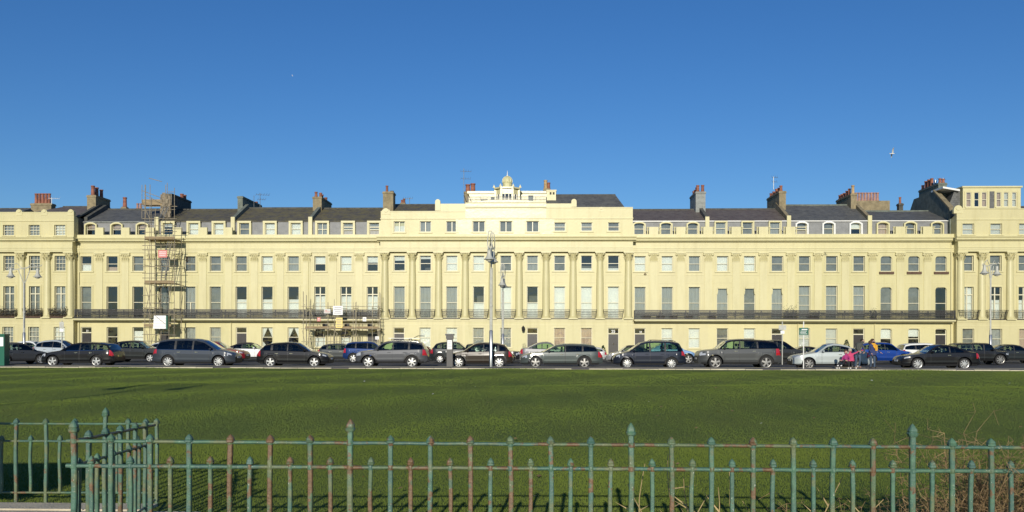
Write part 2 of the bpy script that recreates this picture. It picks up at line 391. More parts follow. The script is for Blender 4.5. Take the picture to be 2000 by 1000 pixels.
FRAME_CACHE = {}
def frame_mesh(wd, ht, style):
    key = (round(wd, 2), round(ht, 2), style)
    if key in FRAME_CACHE: return FRAME_CACHE[key]
    mb = MB(); t = .055; h2 = wd / 2
    def bar(x0, x1, z0, z1, y0=.135, y1=.205): mb.box(x0, x1, y0, y1, z0, z1)
    bar(-h2, -h2 + t, 0, ht); bar(h2 - t, h2, 0, ht); bar(-h2 + t, h2 - t, 0, t * 1.3); bar(-h2 + t, h2 - t, ht - t, ht)
    xi0, xi1 = -h2 + t, h2 - t; tt = .016
    if style in 'smv': bar(xi0, xi1, ht * .5 - .028, ht * .5 + .028, .128, .212)
    if style == 's' and wd < 1.3: pass
    if style == 'm':
        for q in (1 / 3, 2 / 3): bar(xi0 + (xi1 - xi0) * q - tt, xi0 + (xi1 - xi0) * q + tt, t, ht - t, .15, .195)
        for q in (.25, .75): bar(xi0, xi1, ht * q - tt, ht * q + tt, .147, .198)
    if style == 'v': bar(-.05, .05, t, ht * .5, .13, .2)
    if style == 'c': bar(-.04, .04, t, ht - t, .128, .21)
    if style == 'x':
        bar(-.03, .03, t, ht - t, .13, .2); bar(xi0, xi1, ht * .47 - .03, ht * .47 + .03, .128, .21)
    if style == 'f':
        bar(xi0, xi1, ht * .76 - .05, ht * .76 + .05, .12, .215); bar(-.055, .055, t, ht - t, .127, .208)
        for sx in (-1, 1):
            for q in (.25, .5): bar(min(sx * .055, sx * xi1), max(sx * .055, sx * xi1), ht * q - tt, ht * q + tt, .15, .196)
    if style == 't':
        for q in (.42, .72): bar(xi0, xi1, ht * q - .028, ht * q + .028, .13, .21)
    if style == 'o':
        bar(xi0, xi1, ht * .62, ht * .69, .12, .19); bar(xi0, xi1, ht * .40, ht * .46, .13, .21)
    me = mb.mesh('sash_frame', M['sash']); FRAME_CACHE[key] = me; return me
def rect_mesh(name, wd, ht, y, m, z0=0.0):
    key = (name, round(wd, 2), round(ht, 2), round(z0, 2), m.name, y)
    if key not in FRAME_CACHE:
        FRAME_CACHE[key] = MB().quad((-wd / 2, y, z0), (wd / 2, y, z0), (wd / 2, y, z0 + ht), (-wd / 2, y, z0 + ht)).mesh(name, m)
    return FRAME_CACHE[key]
def blind_mesh(name, wd, z0, z1, m, k):
    """a slightly wavy hanging sheet"""
    key = (name, round(wd, 2), round(z0, 2), round(z1, 2), m.name, k)
    if key not in FRAME_CACHE:
        mb = MB(); r_ = random.Random(k); nn = 12; amp = .03 if 'net' in m.name or 'curtain' in m.name else .006
        ph = r_.uniform(0, 6)
        for i in range(nn + 1):
            x = -wd / 2 + wd * i / nn; y = .30 + amp * math.sin(i * 2.3 + ph) + r_.uniform(-.004, .004)
            mb.v += [(x, y, z0), (x, y + .01, z1)]
        for i in range(nn): mb.f.append((2 * i, 2 * i + 2, 2 * i + 3, 2 * i + 1)); mb.m.append(0)
        FRAME_CACHE[key] = mb.mesh(name, m)
    return FRAME_CACHE[key]
def surround_mesh(wd, ht, ar=.15, pr=.05, sill=True, y=0.0):
    key = ('surround', round(wd, 2), round(ht, 2), ar, pr, sill)
    if key not in FRAME_CACHE:
        mb = MB(); h2 = wd / 2
        for a_, p_ in ((ar, pr), (ar * .45, pr * 1.7)):
            mb.box(-h2 - a_, -h2 - .002, -p_, .02, 0, ht + .002); mb.box(h2 + .002, h2 + a_, -p_, .021, 0, ht + .002); mb.box(-h2 - a_, h2 + a_, -p_ - .003, .022, ht + .002, ht + a_)
        if sill: mb.box(-h2 - ar - .05, h2 + ar + .05, -.10, .12, -.10, -.003)
        FRAME_CACHE[key] = mb.mesh('surround', M['cream_trim'])
    return FRAME_CACHE[key]

def window(root, x, y, z0, z1, wd, tok, seed, surround=(.15, .05, True), label=None):
    st, bl = tok[0], tok[1:]
    ht = z1 - z0
    wn = inst('window', frame_mesh(wd, ht, st), root, (x, y, z0)); ORG[wn.name] = (x, y, z0)
    def sub(nm, me): inst(nm, me, wn, (x, y, z0))
    if st == 'o':
        sub('pane', rect_mesh('pane', wd - .04, ht * .56, .17, M['glass'], ht * .42))
    elif st in 'smv' or st == 't':
        q = .5 if st != 't' else .42
        sub('pane', rect_mesh('pane', wd - .04, ht * (1 - q) - .02, .158, M['glass'], ht * q + .01)); sub('pane', rect_mesh('pane', wd - .04, ht * q - .03, .182, M['glass'], .02))
    else: sub('pane', rect_mesh('pane', wd - .04, ht - .04, .17, M['glass'], .02))
    if surround: sub('surround', surround_mesh(wd, ht, *surround))
    B = {'w': 'blind_white', 'g': 'blind_grey', 'p': 'blind_pink', 'a': 'blind_pale', 'd': 'blind_dim'}
    iw = wd + .06
    if bl in B: sub('curtain' if bl in 'gpd' else 'blind', blind_mesh('curtain', iw, -.02, ht + .02, M[B[bl]], seed % 5))
    elif bl and bl[0] in 'WP': sub('blind', blind_mesh('blind', iw, ht * (1 - int(bl[1]) / 10), ht + .02, M['blind_white' if bl[0] == 'W' else 'blind_pink'], seed % 5))
    elif bl and bl[0] in 'LT': sub('curtain', blind_mesh('curtain', iw, -.02, ht * int(bl[1]) / 10, M['blind_white' if bl[0] == 'L' else 'blind_pink'], seed % 5))
    elif bl == 'b':
        mb = MB()
        for s in (-1, 1):
            mb.add([(s * iw / 2, .28, ht * .30), (s * iw / 2, .28, ht), (s * .01, .27, ht), (s * iw * .30, .29, ht * .62)], [(0, 1, 2, 3)]); mb.add([(s * iw / 2, .28, .0), (s * iw / 2, .28, ht * .28), (s * iw * .42, .29, ht * .28), (s * iw * .2, .29, ht * .12), (s * iw * .1, .29, 0)], [(0, 1, 2, 3, 4)])
        sub('curtain', mb.mesh('curtain', M['blind_white']))
    return wn

def wall_holes(mb, x0, x1, z0, z1, y, holes, depth=.22, m=0):
    xs = sorted({x0, x1} | {a for h in holes for a in h[:2]}); zs = sorted({z0, z1} | {a for h in holes for a in h[2:]})
    for i in range(len(xs) - 1):
        zrun = None
        for j in range(len(zs) - 1):
            cx, cz = (xs[i] + xs[i + 1]) / 2, (zs[j] + zs[j + 1]) / 2
            if not any(h[0] < cx < h[1] and h[2] < cz < h[3] for h in holes):
                mb.quad((xs[i], y, zs[j]), (xs[i + 1], y, zs[j]), (xs[i + 1], y, zs[j + 1]), (xs[i], y, zs[j + 1]), m)
    for a, b_, c, d in holes:
        mb.quad((a, y, c), (a, y, d), (a, y + depth, d), (a, y + depth, c), m); mb.quad((b_, y, d), (b_, y, c), (b_, y + depth, c), (b_, y + depth, d), m)
        mb.quad((a, y, d), (b_, y, d), (b_, y + depth, d), (a, y + depth, d), m); mb.quad((b_, y, c), (a, y, c), (a, y + depth, c), (b_, y + depth, c), m)

def corner_fill(mb, xc, z1, wd, drop, y, depth=.2, flat=.0, seg=6, inset=None):
    """rounds off the head of an opening: spandrel pieces at both upper corners"""
    for s in (-1, 1):
        xe = xc + s * wd / 2; r = inset or wd / 2 - flat
        pts = [(xe, z1 - drop)] + [(xe - s * r * (1 - math.cos(t)), z1 - drop + drop * math.sin(t)) for t in [math.pi / 2 * k / seg for k in range(1, seg + 1)]] + [(xe, z1)]
        mb.prism(pts if s > 0 else pts[::-1], y, y + depth)

# shared column, capital, pilaster capital
def capital_mesh():
    mb = MB()
    mb.lathe([(.30, 0), (.345, .02), (.345, .07), (.30, .09), (.30, .35), (.36, .62), (.44, .80)], n=14)
    mb.box(-.50, .50, -.50, .50, .80, .92); mb.box(-.46, .46, -.46, .46, .765, .80)
    for tier, (zz, hh, rr, off) in enumerate(((.09, .34, .31, 0), (.36, .32, .33, math.pi / 8))):
        for k in range(8):
            t = off + k * math.pi / 4; c, s = math.cos(t), math.sin(t); px, py = -s, c
            def P(r, z, w_): return (r * c + px * w_, r * s + py * w_, z)
            vs = [P(rr, zz, -.10), P(rr, zz, .10), P(rr + .05, zz + hh * .7, -.11), P(rr + .05, zz + hh * .7, .11), P(rr + .17, zz + hh, -.06), P(rr + .17, zz + hh, .06), P(rr + .16, zz + hh * .8, -.05), P(rr + .16, zz + hh * .8, .05)]
            mb.add(vs, [(0, 1, 3, 2), (2, 3, 5, 4), (4, 5, 7, 6), (6, 7, 1, 0)])
    for k in range(4):
        t = math.pi / 4 + k * math.pi / 2; mb.ball((.47 * math.cos(t), .47 * math.sin(t), .69), (.11, .11, .10), 8, 5)
    for k in range(4):
        t = k * math.pi / 2; mb.ball((.45 * math.cos(t), .45 * math.sin(t), .80), (.09, .09, .09), 6, 4)
    return mb.mesh('capital', M['cream_trim'], smooth=45)
def pilaster_capital_mesh():
    mb = MB(); mb.box(-.38, .38, -.10, .02, 0, .05); mb.box(-.36, .36, -.075, .02, .05, .8); mb.box(-.50, .50, -.19, .02, .82, .92); mb.box(-.46, .46, -.15, .02, .78, .82)
    for zz, hh, n, off in ((.07, .34, 4, 0), (.36, .32, 3, 0)):
        for k in range(n):
            x = (k - (n - 1) / 2) * .2
            mb.add([(x - .085, -.075, zz), (x + .085, -.075, zz), (x - .095, -.12, zz + hh * .7), (x + .095, -.12, zz + hh * .7), (x - .05, -.22, zz + hh), (x + .05, -.22, zz + hh), (x - .04, -.21, zz + hh * .78), (x + .04, -.21, zz + hh * .78)],
                   [(0, 1, 3, 2), (2, 3, 5, 4), (4, 5, 7, 6), (6, 7, 1, 0)])
    for s in (-1, 1): mb.ball((s * .40, -.11, .69), (.13, .1, .11), 8, 5); mb.ball((s * .13, -.11, .70), (.07, .07, .07), 6, 4)
    return mb.mesh('capital', M['cream_trim'], smooth=45)
CAP, PCAP = capital_mesh(), pilaster_capital_mesh()
cb = MB(); cb.box(-.47, .47, -.47, .47, 0, .12); cb.lathe([(.44, .12), (.46, .17), (.44, .22), (.40, .24), (.41, .28), (.375, .31), (.375, 2.0), (.36, 3.9), (.315, 5.77)], n=18)
COLUMN = cb.mesh('column', M['cream_trim'], smooth=40)
PIL = MB().box(-.36, .36, -.06, .02, .12, 5.75).box(-.41, .41, -.085, .02, 0, .12).mesh('pilaster', M['cream_trim'])

ZB = (3.42, 3.60)          # band between ground and first floor
Z_F, Z_S, Z_G = (3.66, 6.85), (8.40, 9.93), (.75, 2.73)
Z_ARCH, Z_CORN, Z_BLOCK = 10.29, (11.30, 11.76), 12.12

def railing(L, bars=.125):
    """balcony ironwork along x from 0 to L, origin at its foot"""
    mb = MB()
    for z, r in ((.03, .032), (.40, .024), (.68, .022), (.90, .038)): mb.box(0, L, -r, r, z - r, z + r)
    k = int(L / bars)
    for i in range(k + 1):
        x = L * i / k; r = .034 if i % 20 == 0 else .018
        mb.box(x - r, x + r, -r * .99, r * .99, .03, .90)
        if i < k:
            d = L / k
            for q, z0, z1 in ((0, .40, .68), (1, .40, .68), (0, .05, .22), (1, .05, .22)):
                xa, xb = (x, x + d) if q == 0 else (x + d, x)
                mb.add([(xa - .011, -.012, z0), (xa + .016, -.012, z0), (xb + .016, -.012, z1), (xb - .016, -.012, z1)], [(0, 1, 2, 3)])
            mb.add([(x + d * .5 - .014, -.014, .68), (x + d * .5 + .014, -.014, .68), (x + d * .5 + .03, -.014, .79), (x + d * .5, -.014, .87), (x + d * .5 - .03, -.014, .79)], [(0, 1, 2, 3, 4)])
    return mb
def basket():
    mb = MB(); n = 15
    prof = [(.30, .02), (.36, .10), (.42, .32), (.44, .55), (.50, .80), (.54, .93)]          # outward belly: (depth, z)
    def ring(d, z, hw, r):
        mb.box(-hw, hw, -d - r, -d + r, z - r, z + r)
        for s in (-1, 1): mb.box(s * hw - r, s * hw + r, -d, .0, z - r, z + r)
    for (d, z, hw, r) in ((.30, .03, .83, .03), (.43, .45, .92, .014), (.48, .72, .95, .013), (.54, .93, 1.0, .016)): ring(d, z, hw, r)
    mb.box(-.82, .82, -.30, 0, -.02, .02)
    hwz = lambda z: .83 + (z / .93) * .17
    for i in range(n + 1):
        q = 2 * i / n - 1
        mb.path([(q * hwz(z), -d, z) for d, z in prof], .017, 4)
    for s in (-1, 1):
        for q in (.25, .5, .75): mb.path([(s * hwz(z), -d * q, z) for d, z in prof], .0125, 4)
    return mb.mesh('balconette', M['iron'])
BASKET = basket()
DOORLEAF = None
def door(root, x, y, z0, z1, wd, number=None, panelled=True, colour='door_dark'):
    zt = z1 - .62
    mb = MB(); h2 = wd / 2
    for a in (-1, 1): mb.box(x + a * h2 - (.07 if a > 0 else 0), x + a * h2 + (.07 if a < 0 else 0), y + .12, y + .22, z0, z1)
    mb.box(x - h2 + .07, x + h2 - .07, y + .10, y + .22, zt, zt + .10); mb.box(x - h2 + .07, x + h2 - .07, y + .121, y + .22, z1 - .06, z1)
    d = mb.build('door', M['sash'], root)
    lf = MB().box(x - h2 + .07, x + h2 - .07, y + .16, y + .21, z0, zt).build('door_leaf', M[colour], d)
    for q in (-1, 1):
        for (a, b_) in ((.12, .42), (.48, .74), (.80, .95)):
            hh = zt - z0; cx = x + q * wd * .19
            p = MB().box(cx - wd * .13, cx + wd * .13, y + .135, y + .159, z0 + hh * a, z0 + hh * b_).build('panel', M[colour], d)
    MB().quad((x - h2 + .05, y + .17, zt + .09), (x + h2 - .05, y + .17, zt + .09), (x + h2 - .05, y + .17, z1 - .05), (x - h2 + .05, y + .17, z1 - .05)).build('fanlight', M['glass'], d)
    MB().ball((x + wd * .02, y + .10, z0 + .98), (.045, .045, .045), 8, 5).build('knob', M['gold'], d)
    if number:
        cu = bpy.data.curves.new('number', 'FONT'); cu.body = number[0]; cu.size = number[1]; cu.align_x = 'CENTER'; cu.extrude = .006; cu.offset = .006
        tmp = bpy.data.objects.new('tmp', cu); col.objects.link(tmp); me = bpy.data.meshes.new_from_object(tmp.evaluated_get(bpy.context.evaluated_depsgraph_get())); bpy.data.objects.remove(tmp)
        me.name = 'number'; me.materials.clear(); me.materials.append(M['white']); o = bpy.data.objects.new('number', me); col.objects.link(o); o.parent = d
        off = ORG[root.name]; o.location = (x - off[0] + number[2], y + .155 - off[1], zt + .15 - off[2]); o.rotation_euler = (R(90), 0, 0)
    return d

def chimney(root, u0, u1, vt, vb, Y, depth, m, pots, cap=True, name='chimney'):
    """stack front face from pixel columns u0..u1, top at vt; pots: list of (fraction across, fraction along depth, height, radius, material)"""
    a, b_ = at(u0, vt, Y), at(u1, vt, Y); zb = at(u0, vb, Y).z - .8; zt = a.z
    mb = MB().box(a.x, b_.x, Y, Y + depth, zb, zt - (.22 if cap else 0))
    if cap: mb.box(a.x - .06, b_.x + .06, Y - .06, Y + depth + .06, zt - .22, zt - .08); mb.box(a.x - .02, b_.x + .02, Y - .02, Y + depth + .02, zt - .08, zt)
    ch = mb.build(name, m, root)
    for fx, fy, h_, r_, pm in pots:
        cx, cy = a.x + (b_.x - a.x) * fx, Y + depth * fy
        MB().lathe([(r_ * 1.15, 0), (r_ * 1.15, .08), (r_, .12), (r_ * .86, h_ - .14), (r_ * 1.05, h_ - .12), (r_ * 1.05, h_), (r_ * .7, h_), (r_ * .7, h_ - .2)], (cx, cy, zt - .005), 10).build('chimney_pot', pm, ch, smooth=40)
    return ch

def party_wall(root, x, h_front, ridge_y, ridge_z, m, y0=91.2, w_=.34, face=True, back=100.0, eave=13.66):
    """coped upstand between two roofs, following the slope"""
    up = .38
    mb = MB().prismx([(y0, 12.1), (y0, eave + up + .05), (ridge_y, ridge_z + up), (ridge_y + .4, ridge_z + up), (back, 13.9), (back, 12.1)], x - w_ / 2, x + w_ / 2)
    o = mb.build('party_wall', m, root)
    if face: MB().box(x - .2, x + .2, 90.85, y0 - .004, 12.125, h_front).build('pier', M['cream_trim'], root)
    return o

HOUSES = {}
ROOFM = {-1: 'slate', 0: 'slate_brown', 1: 'slate', 2: 'slate_moss', 3: 'slate_moss', 4: 'slate_moss', 5: 'slate_moss', 6: 'slate', 7: 'slate', 8: 'slate_brown', 9: 'slate_brown', 10: 'slate', 11: 'slate', 12: 'slate', 13: 'slate'}
RIDGE = {1: 15.55, 2: 15.5, 3: 15.65, 4: 15.6, 8: 15.4, 9: 15.45, 10: 15.85, 11: 15.2, 0: 15.8, 5: 15.95, 6: 15.3, 7: 16.95, 12: 15.6, -1: 15.6, 13: 15.6}
LABEL = {
 -1: 'cream columned end house standing beyond the house with plant-filled window balconies',
 0: 'cream end pavilion house with multi-paned windows and planted window balconies at far left of terrace',
 1: 'cream terraced house with arched dormers under dark slate roof beside the tall scaffold tower',
 2: 'cream terraced house behind the tall scaffold tower with white blinds in its dormers',
 3: 'cream terraced house with swagged white curtains downstairs and half white first floor windows',
 4: 'cream terraced house behind the low balcony scaffold with french windows on the first floor',
 5: 'cream columned house with stepped parapet left of the domed central house',
 6: 'cream central house with blank tablet and small gilt onion dome on its roof',
 7: 'cream columned house with door number 25 and large dark roof right of the domed house',
 8: 'cream terraced house with door number 24 and arched dormers next to the columned centre',
 9: 'cream terraced house with hooded first floor windows behind the two-tone off-roader',
 10: 'cream terraced house with three-row first floor sashes and no parapet blocks under dark slate roof',
 11: 'cream terraced house with rounded window heads on every floor beside the end pavilion',
 12: 'cream end pavilion house with roof-top box dormers at far right of terrace',
 13: 'cream columned end house standing beyond the house with roof-top box dormers',
}
NUM = {1: ('31', .26, .05), 7: ('25', .40, 0), 8: ('24', .26, .1)}
PAVE = .045
for h in range(-1, 14):
    x0, x1 = house_x(h); bx = bays(h); pav = h in (-1, 0, 5, 6, 7, 12, 13); yw = wall_y(h); xm = (x0 + x1) / 2
    root = thing('terraced_house', LABEL[h], 'house', (xm, YF, 0), 'cream terraced houses along the seafront road'); HOUSES[h] = root
    ye = YF + 11.0
    # ---- wall with its openings
    mb = MB(); holes = []; ground = []; fill = []
    WW = 1.12
    for i, x in enumerate(bx):
        k = 3 * h + i
        gt = token(h, i, 'G')
        (ground if pav else holes).append((x - .56, x + .56, PAVE + .12 if gt[0] == 'D' else Z_G[0], Z_G[1]))
        top = Z_F[1] + (.12 if h in (10,) else -.02 if h == 9 else 0)
        holes.append((x - WW / 2, x + WW / 2, Z_F[0], top)); holes.append((x - WW / 2, x + WW / 2, Z_S[0], Z_S[1]))
        if h == 11: fill += [(x, top, WW, .34), (x, Z_S[1], WW, .30), (x, Z_G[1], WW, .22)]
    wz1 = 11.30
    if pav:
        yg = yw - .18
        wall_holes(mb, x0, x1, -.1, ZB[1], yg, ground); mb.quad((x0, yg, ZB[1]), (x1, yg, ZB[1]), (x1, yw, ZB[1]), (x0, yw, ZB[1]))
        wall_holes(mb, x0, x1, ZB[1], wz1, yw, holes)
        for xa in (x0, x1): mb.quad((xa, yg, -.1), (xa, yw, -.1), (xa, yw, ZB[1]), (xa, yg, ZB[1]))
    else:
        yg = yw; wall_holes(mb, x0, x1, -.1, wz1, yw, holes)
    for f_ in fill: corner_fill(mb, f_[0], f_[1], f_[2], f_[3], yw, inset=.30)
    if h == 9:                                       # hoods: the head of each first floor opening is built in at both sides
        for x in bx:
            for s in (-1, 1):
                xe = x + s * WW / 2; zt = top
                pts = [(xe, zt - .72), (xe - s * .07, zt - .72), (xe - s * .09, zt - .58), (xe - s * .13, zt - .30), (xe - s * .10, zt - .12), (xe - s * .12, zt), (xe, zt)]
                mb.prism(pts if s > 0 else pts[::-1], yw - .02, yw + .2)
            mb.box(x - WW / 2 + .13, x + WW / 2 - .13, yw - .025, yw + .2, top - .14, top + .02)
    for xa in (x0 + .004, x1 - .004): mb.quad((xa, yw, -.1), (xa, ye, -.1), (xa, ye, 13.6), (xa, yw, 13.6 if pav else 11.75))
    mb.quad((x0, ye, -.1), (x1, ye, -.1), (x1, ye, 13.8), (x0, ye, 13.8))
    mb.build('wall', M['cream%d' % ((h * 7 + 3) % 4)], root)
    # rooms: back wall, floors
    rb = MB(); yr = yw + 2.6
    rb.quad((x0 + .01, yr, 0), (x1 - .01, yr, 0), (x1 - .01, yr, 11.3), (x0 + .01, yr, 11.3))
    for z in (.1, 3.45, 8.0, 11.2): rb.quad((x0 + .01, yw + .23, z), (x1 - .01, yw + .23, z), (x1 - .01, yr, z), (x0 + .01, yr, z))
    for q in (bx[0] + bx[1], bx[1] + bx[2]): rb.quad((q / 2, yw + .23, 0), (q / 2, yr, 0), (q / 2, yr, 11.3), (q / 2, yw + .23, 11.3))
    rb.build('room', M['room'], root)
    # ---- windows and doors
    for i, x in enumerate(bx):
        sd = h * 31 + i * 7
        gt = token(h, i, 'G')
        if gt == 'D': door(root, x, yg, PAVE + .12, Z_G[1], 1.12, NUM.get(h), colour='door_dark')
        else: window(root, x, yg, Z_G[0], Z_G[1], WW, gt, sd, (.10, .025, True))
        window(root, x, yw, Z_F[0], top, WW, token(h, i, 'F'), sd + 1, None if h in (9, 11) else (.16, .05, False))
        window(root, x, yw, Z_S[0], Z_S[1], WW, token(h, i, 'S'), sd + 2, None if h == 11 else (.16, .05, True))
        if h == 11: MB().box(x - .72, x + .72, yw - .14, yw - .002, Z_S[0] - .26, Z_S[0] - .02).build('window_box', M['planter'], root)
    # ---- mouldings
    if pav:
        yo = yw - .42
        tm = MB()
        tm.box(x0, x1, yg - .05, yg - .002, 3.34, 3.46); tm.box(x0, x1, yg - .09, yg - .003, 3.46, ZB[1] - .003)
        tm.box(x0, x1, yg - .02, yg - .001, 2.98, 3.06)
        tm.build('string_course', M['cream_trim'], root)
        en = MB(); en.box(x0, x1, yo, yw - .004, Z_ARCH, 10.46); en.box(x0, x1, yo - .03, yw - .004, 10.462, 10.66); en.box(x0, x1, yo - .07, yw - .004, 10.662, 10.74); en.box(x0, x1, yo, yw - .004, 10.742, 11.298)
        en.build('entablature', M['cream_trim'], root)
        yo2 = yo
    else:
        yo2 = yw - .13
        tm = MB(); tm.box(x0, x1, yw - .06, yw - .002, 3.20, 3.40); tm.build('string_course', M['cream_trim'], root)
        en = MB(); en.box(x0, x1, yw - .07, yw + .1, Z_ARCH, 10.48); en.box(x0, x1, yw - .10, yw + .1, 10.482, 10.66); en.box(x0, x1, yw - .15, yw + .1, 10.662, 10.74); en.box(x0, x1, yw - .06, yw + .1, 10.742, 11.298)
        en.build('entablature', M['cream_trim'], root)
    ex = .0
    cl = x0 - (.30 if h in (5, 12) else 0); cr = x1 + (.30 if h in (0, 7) else 0)
    cz0, cz1 = Z_CORN
    MB().prismx([(yo2 + .04, cz0), (yo2 - .06, cz0), (yo2 - .10, cz0 + .10), (yo2 - .34, cz0 + .13), (yo2 - .36, cz0 + .30), (yo2 - .44, cz0 + .38), (yo2 - .46, cz1), (yo2 + .1, cz1 + .03)], cl, cr).build('cornice', M['cream_trim'], root)
    # panel line between the storeys
    pl = MB()
    xx = [x0 + .35] + [(bx[0] + bx[1]) / 2, (bx[1] + bx[2]) / 2] + [x1 - .35]
    for i in range(3):
        a, b_ = xx[i] + (.42 if i else .1), xx[i + 1] - (.42 if i < 2 else .1)
        pl.box(a, b_, yw - .022, yw + .01, 7.27, 7.33); pl.box(a, b_, yw - .03, yw + .01, 8.02, 8.10)
    pl.build('panel_moulding', M['cream_trim'], root)
    # ---- orders
    px = [(bx[0] + bx[1]) / 2, (bx[1] + bx[2]) / 2]
    if pav:
        if h in (5, 12, 6, 7, -1, 13): px.insert(0, x0 + (.42 if h in (5, 12) else 0))
        if h in (0, 7, 13): px.append(x1 - .42)
        for x in px:
            inst('column', COLUMN, root, (x, yw - .02, ZB[1])); inst('capital', CAP, root, (x, yw - .02, 9.37))
        for x in bx: inst('balconette', BASKET, root, (x, yw - .02, ZB[1] + .02))['kind'] = 'stuff'
    else:
        if h in (2, 3, 4, 9, 10, 11): px.insert(0, x0)
        for x in px: inst('pilaster', PIL, root, (x, yw, ZB[1])); inst('capital', PCAP, root, (x, yw, 9.37))
        sl = MB(); sl.box(x0 + (.15 if h == 8 else 0), x1 - (.15 if h == 11 else .0), yw - .92, yw - .003, 3.44, 3.58); sl.box(x0 + (.25 if h == 8 else 0), x1 - (.25 if h == 11 else 0), yw - .70, yw - .064, 3.36, 3.438)
        sl.build('balcony', M['cream_trim'], root)
        a, b_ = x0 + (.2 if h in (1, 8) else 0), x1 - (.2 if h in (4, 11) else .0)
        rl = railing(b_ - a); rl.v = [(x + a, y + yw - .86, z + 3.585) for x, y, z in rl.v]
        for (xe, on) in ((a, h in (1, 8)), (b_, h in (4, 11))):
            if on:
                for z in (.03, .40, .68, .90): rl.box(xe - .02, xe + .02, yw - .86, yw, 3.585 + z - .02, 3.585 + z + .02)
                for q in range(1, 7): rl.box(xe - .013, xe + .013, yw - .86 + q * .125, yw - .835 + q * .125, 3.62, 4.48)
        rl.build('balcony_railing', M['iron'], root)['kind'] = 'stuff'
    # ---- top storey
    rz = RIDGE[h]; rm = M[ROOFM[h]]
    if pav:
        ya = yw - .12
        lo = h in (-1, 0, 12, 13)
        zt = {0: 14.28, -1: 14.28, 5: 14.3, 6: 15.15, 7: 14.66, 12: 14.46, 13: 14.46}[h]
        ah = []
        for i, x in enumerate(bx):
            if lo: z0a, z1a, wa = 11.98, 13.06, 1.12
            elif h == 7: z0a, z1a, wa = 12.36, 13.22, 1.12
            elif h == 5: z0a, z1a, wa = 12.28, 13.36, 1.12
            else: z0a, z1a, wa = 12.28, 13.36, 1.24
            ah.append((x - wa / 2, x + wa / 2, z0a, z1a))
        am = MB(); wall_holes(am, x0, x1, 11.7, zt, ya, ah)
        am.quad((x0, ya, zt), (x1, ya, zt), (x1, ya + .35, zt), (x0, ya + .35, zt)); am.quad((x0, ya + .35, 11.7), (x0, ya + .35, zt), (x1, ya + .35, zt), (x1, ya + .35, 11.7))
        for xa, on in ((x0, h in (5, 12, 6)), (x1, h in (0, 7, 6))): am.quad((xa, ya, 11.7), (xa, ya + .35, 11.7), (xa, ya + .35, zt), (xa, ya, zt))
        for xa in (x0 + .003, x1 - .003): am.quad((xa, ya + .35, 11.7), (xa, ya + 1.9, 11.7), (xa, ya + 1.9, 13.4), (xa, ya + .35, 14.0))
        am.build('attic_wall', M['cream_gloss' if h == 6 else 'cream%d' % ((h * 7 + 3) % 4)], root)
        zs = 13.58 if not lo else 13.42
        tr = MB(); tr.box(x0 - (.04 if h in (5, 12) else 0), x1 + (.04 if h in (0, 7) else 0), ya - .07, ya - .002, zs, zs + .12); tr.box(x0, x1, ya - .04, ya + .37, zt + .003, zt + .09)
        tr.box(x0, x1, ya - .03, ya - .001, 11.76, 12.0)
        tr.build('attic_moulding', M['cream_trim'], root)
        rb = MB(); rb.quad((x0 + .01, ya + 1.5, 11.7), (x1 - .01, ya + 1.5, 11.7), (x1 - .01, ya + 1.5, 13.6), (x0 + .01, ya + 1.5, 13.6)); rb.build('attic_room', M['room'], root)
        for i, x in enumerate(bx): window(root, x, ya, ah[i][2], ah[i][3], ah[i][1] - ah[i][0], token(h, i, 'A'), h * 17 + i, (.09, .025, True))
        # roof behind the parapet
        y0r = ya + .9; zr0 = 13.9
        rf = MB(); hipL = 1.8 if h == 0 else 0; hipR = 1.2 if h == 7 else 0
        A_, B_, C_, D_ = (x0, y0r, zr0), (x1, y0r, zr0), (x1 - hipR, 95.5, rz), (x0 + hipL * 2, 95.5, rz)
        rf.quad(A_, B_, C_, D_); rf.quad((x1, 101, zr0), (x0, 101, zr0), D_, C_); rf.add([A_, D_, (x0, 101, zr0)], [(0, 1, 2)]); rf.add([B_, (x1, 101, zr0), C_], [(0, 1, 2)])
        rf.build('roof', rm, root)
        MB().tube(D_, C_, .09, 6).build('ridge_tiles', M['render_dark'], root)
    else:
        pb = MB(); pb.box(x0, x1, yw - .10, yw + .22, cz1 + .002, Z_BLOCK)
        pb.box(x0, x1, yw + .22, 91.25, Z_BLOCK - .06, Z_BLOCK - .01); pb.build('parapet', M['cream_trim'], root)
        if h in (1, 2, 8, 9, 11):
            cent = [(bx[0] + bx[1]) / 2, (bx[1] + bx[2]) / 2] + ([x1 - .15] if h in (1,) else []) + ([x1 - .05] if h in (2, 8, 9) else [])
            for x in cent:
                w2 = .43 if h in (1, 2) else .47
                MB().box(x - w2, x + w2, yw - .06, yw + .20, Z_BLOCK + .003, 12.86).build('parapet_block', M['cream_trim'], root)
                if h in (8, 9, 11):
                    for s in (-1, 1):
                        bz = MB(); xb = x + s * (w2 + .14)
                        bz.lathe([(.08, 0), (.08, .05), (.045, .1), (.085, .28), (.04, .5), (.07, .62), (.07, .66)], (xb, yw + .06, Z_BLOCK + .003), 8)
                        bz.build('baluster', M['cream_trim'], root, smooth=50)
                        MB().box(xb - .1, xb + .1 if s < 0 else xb + .12, yw - .05, yw + .18, 12.785, 12.855).build('coping', M['cream_trim'], root)
        ym = 91.1
        mz1 = 13.62; dw = 1.02
        arched = h in (1, 8, 10, 11)
        dz = (12.2, 13.42 if not arched else 13.36)
        mh = [(x - dw / 2, x + dw / 2, dz[0], dz[1]) for x in bx]
        mm = MB(); wall_holes(mm, x0, x1, 12.0, mz1, ym, mh, depth=.1); mm.build('mansard', M['lead'], root)
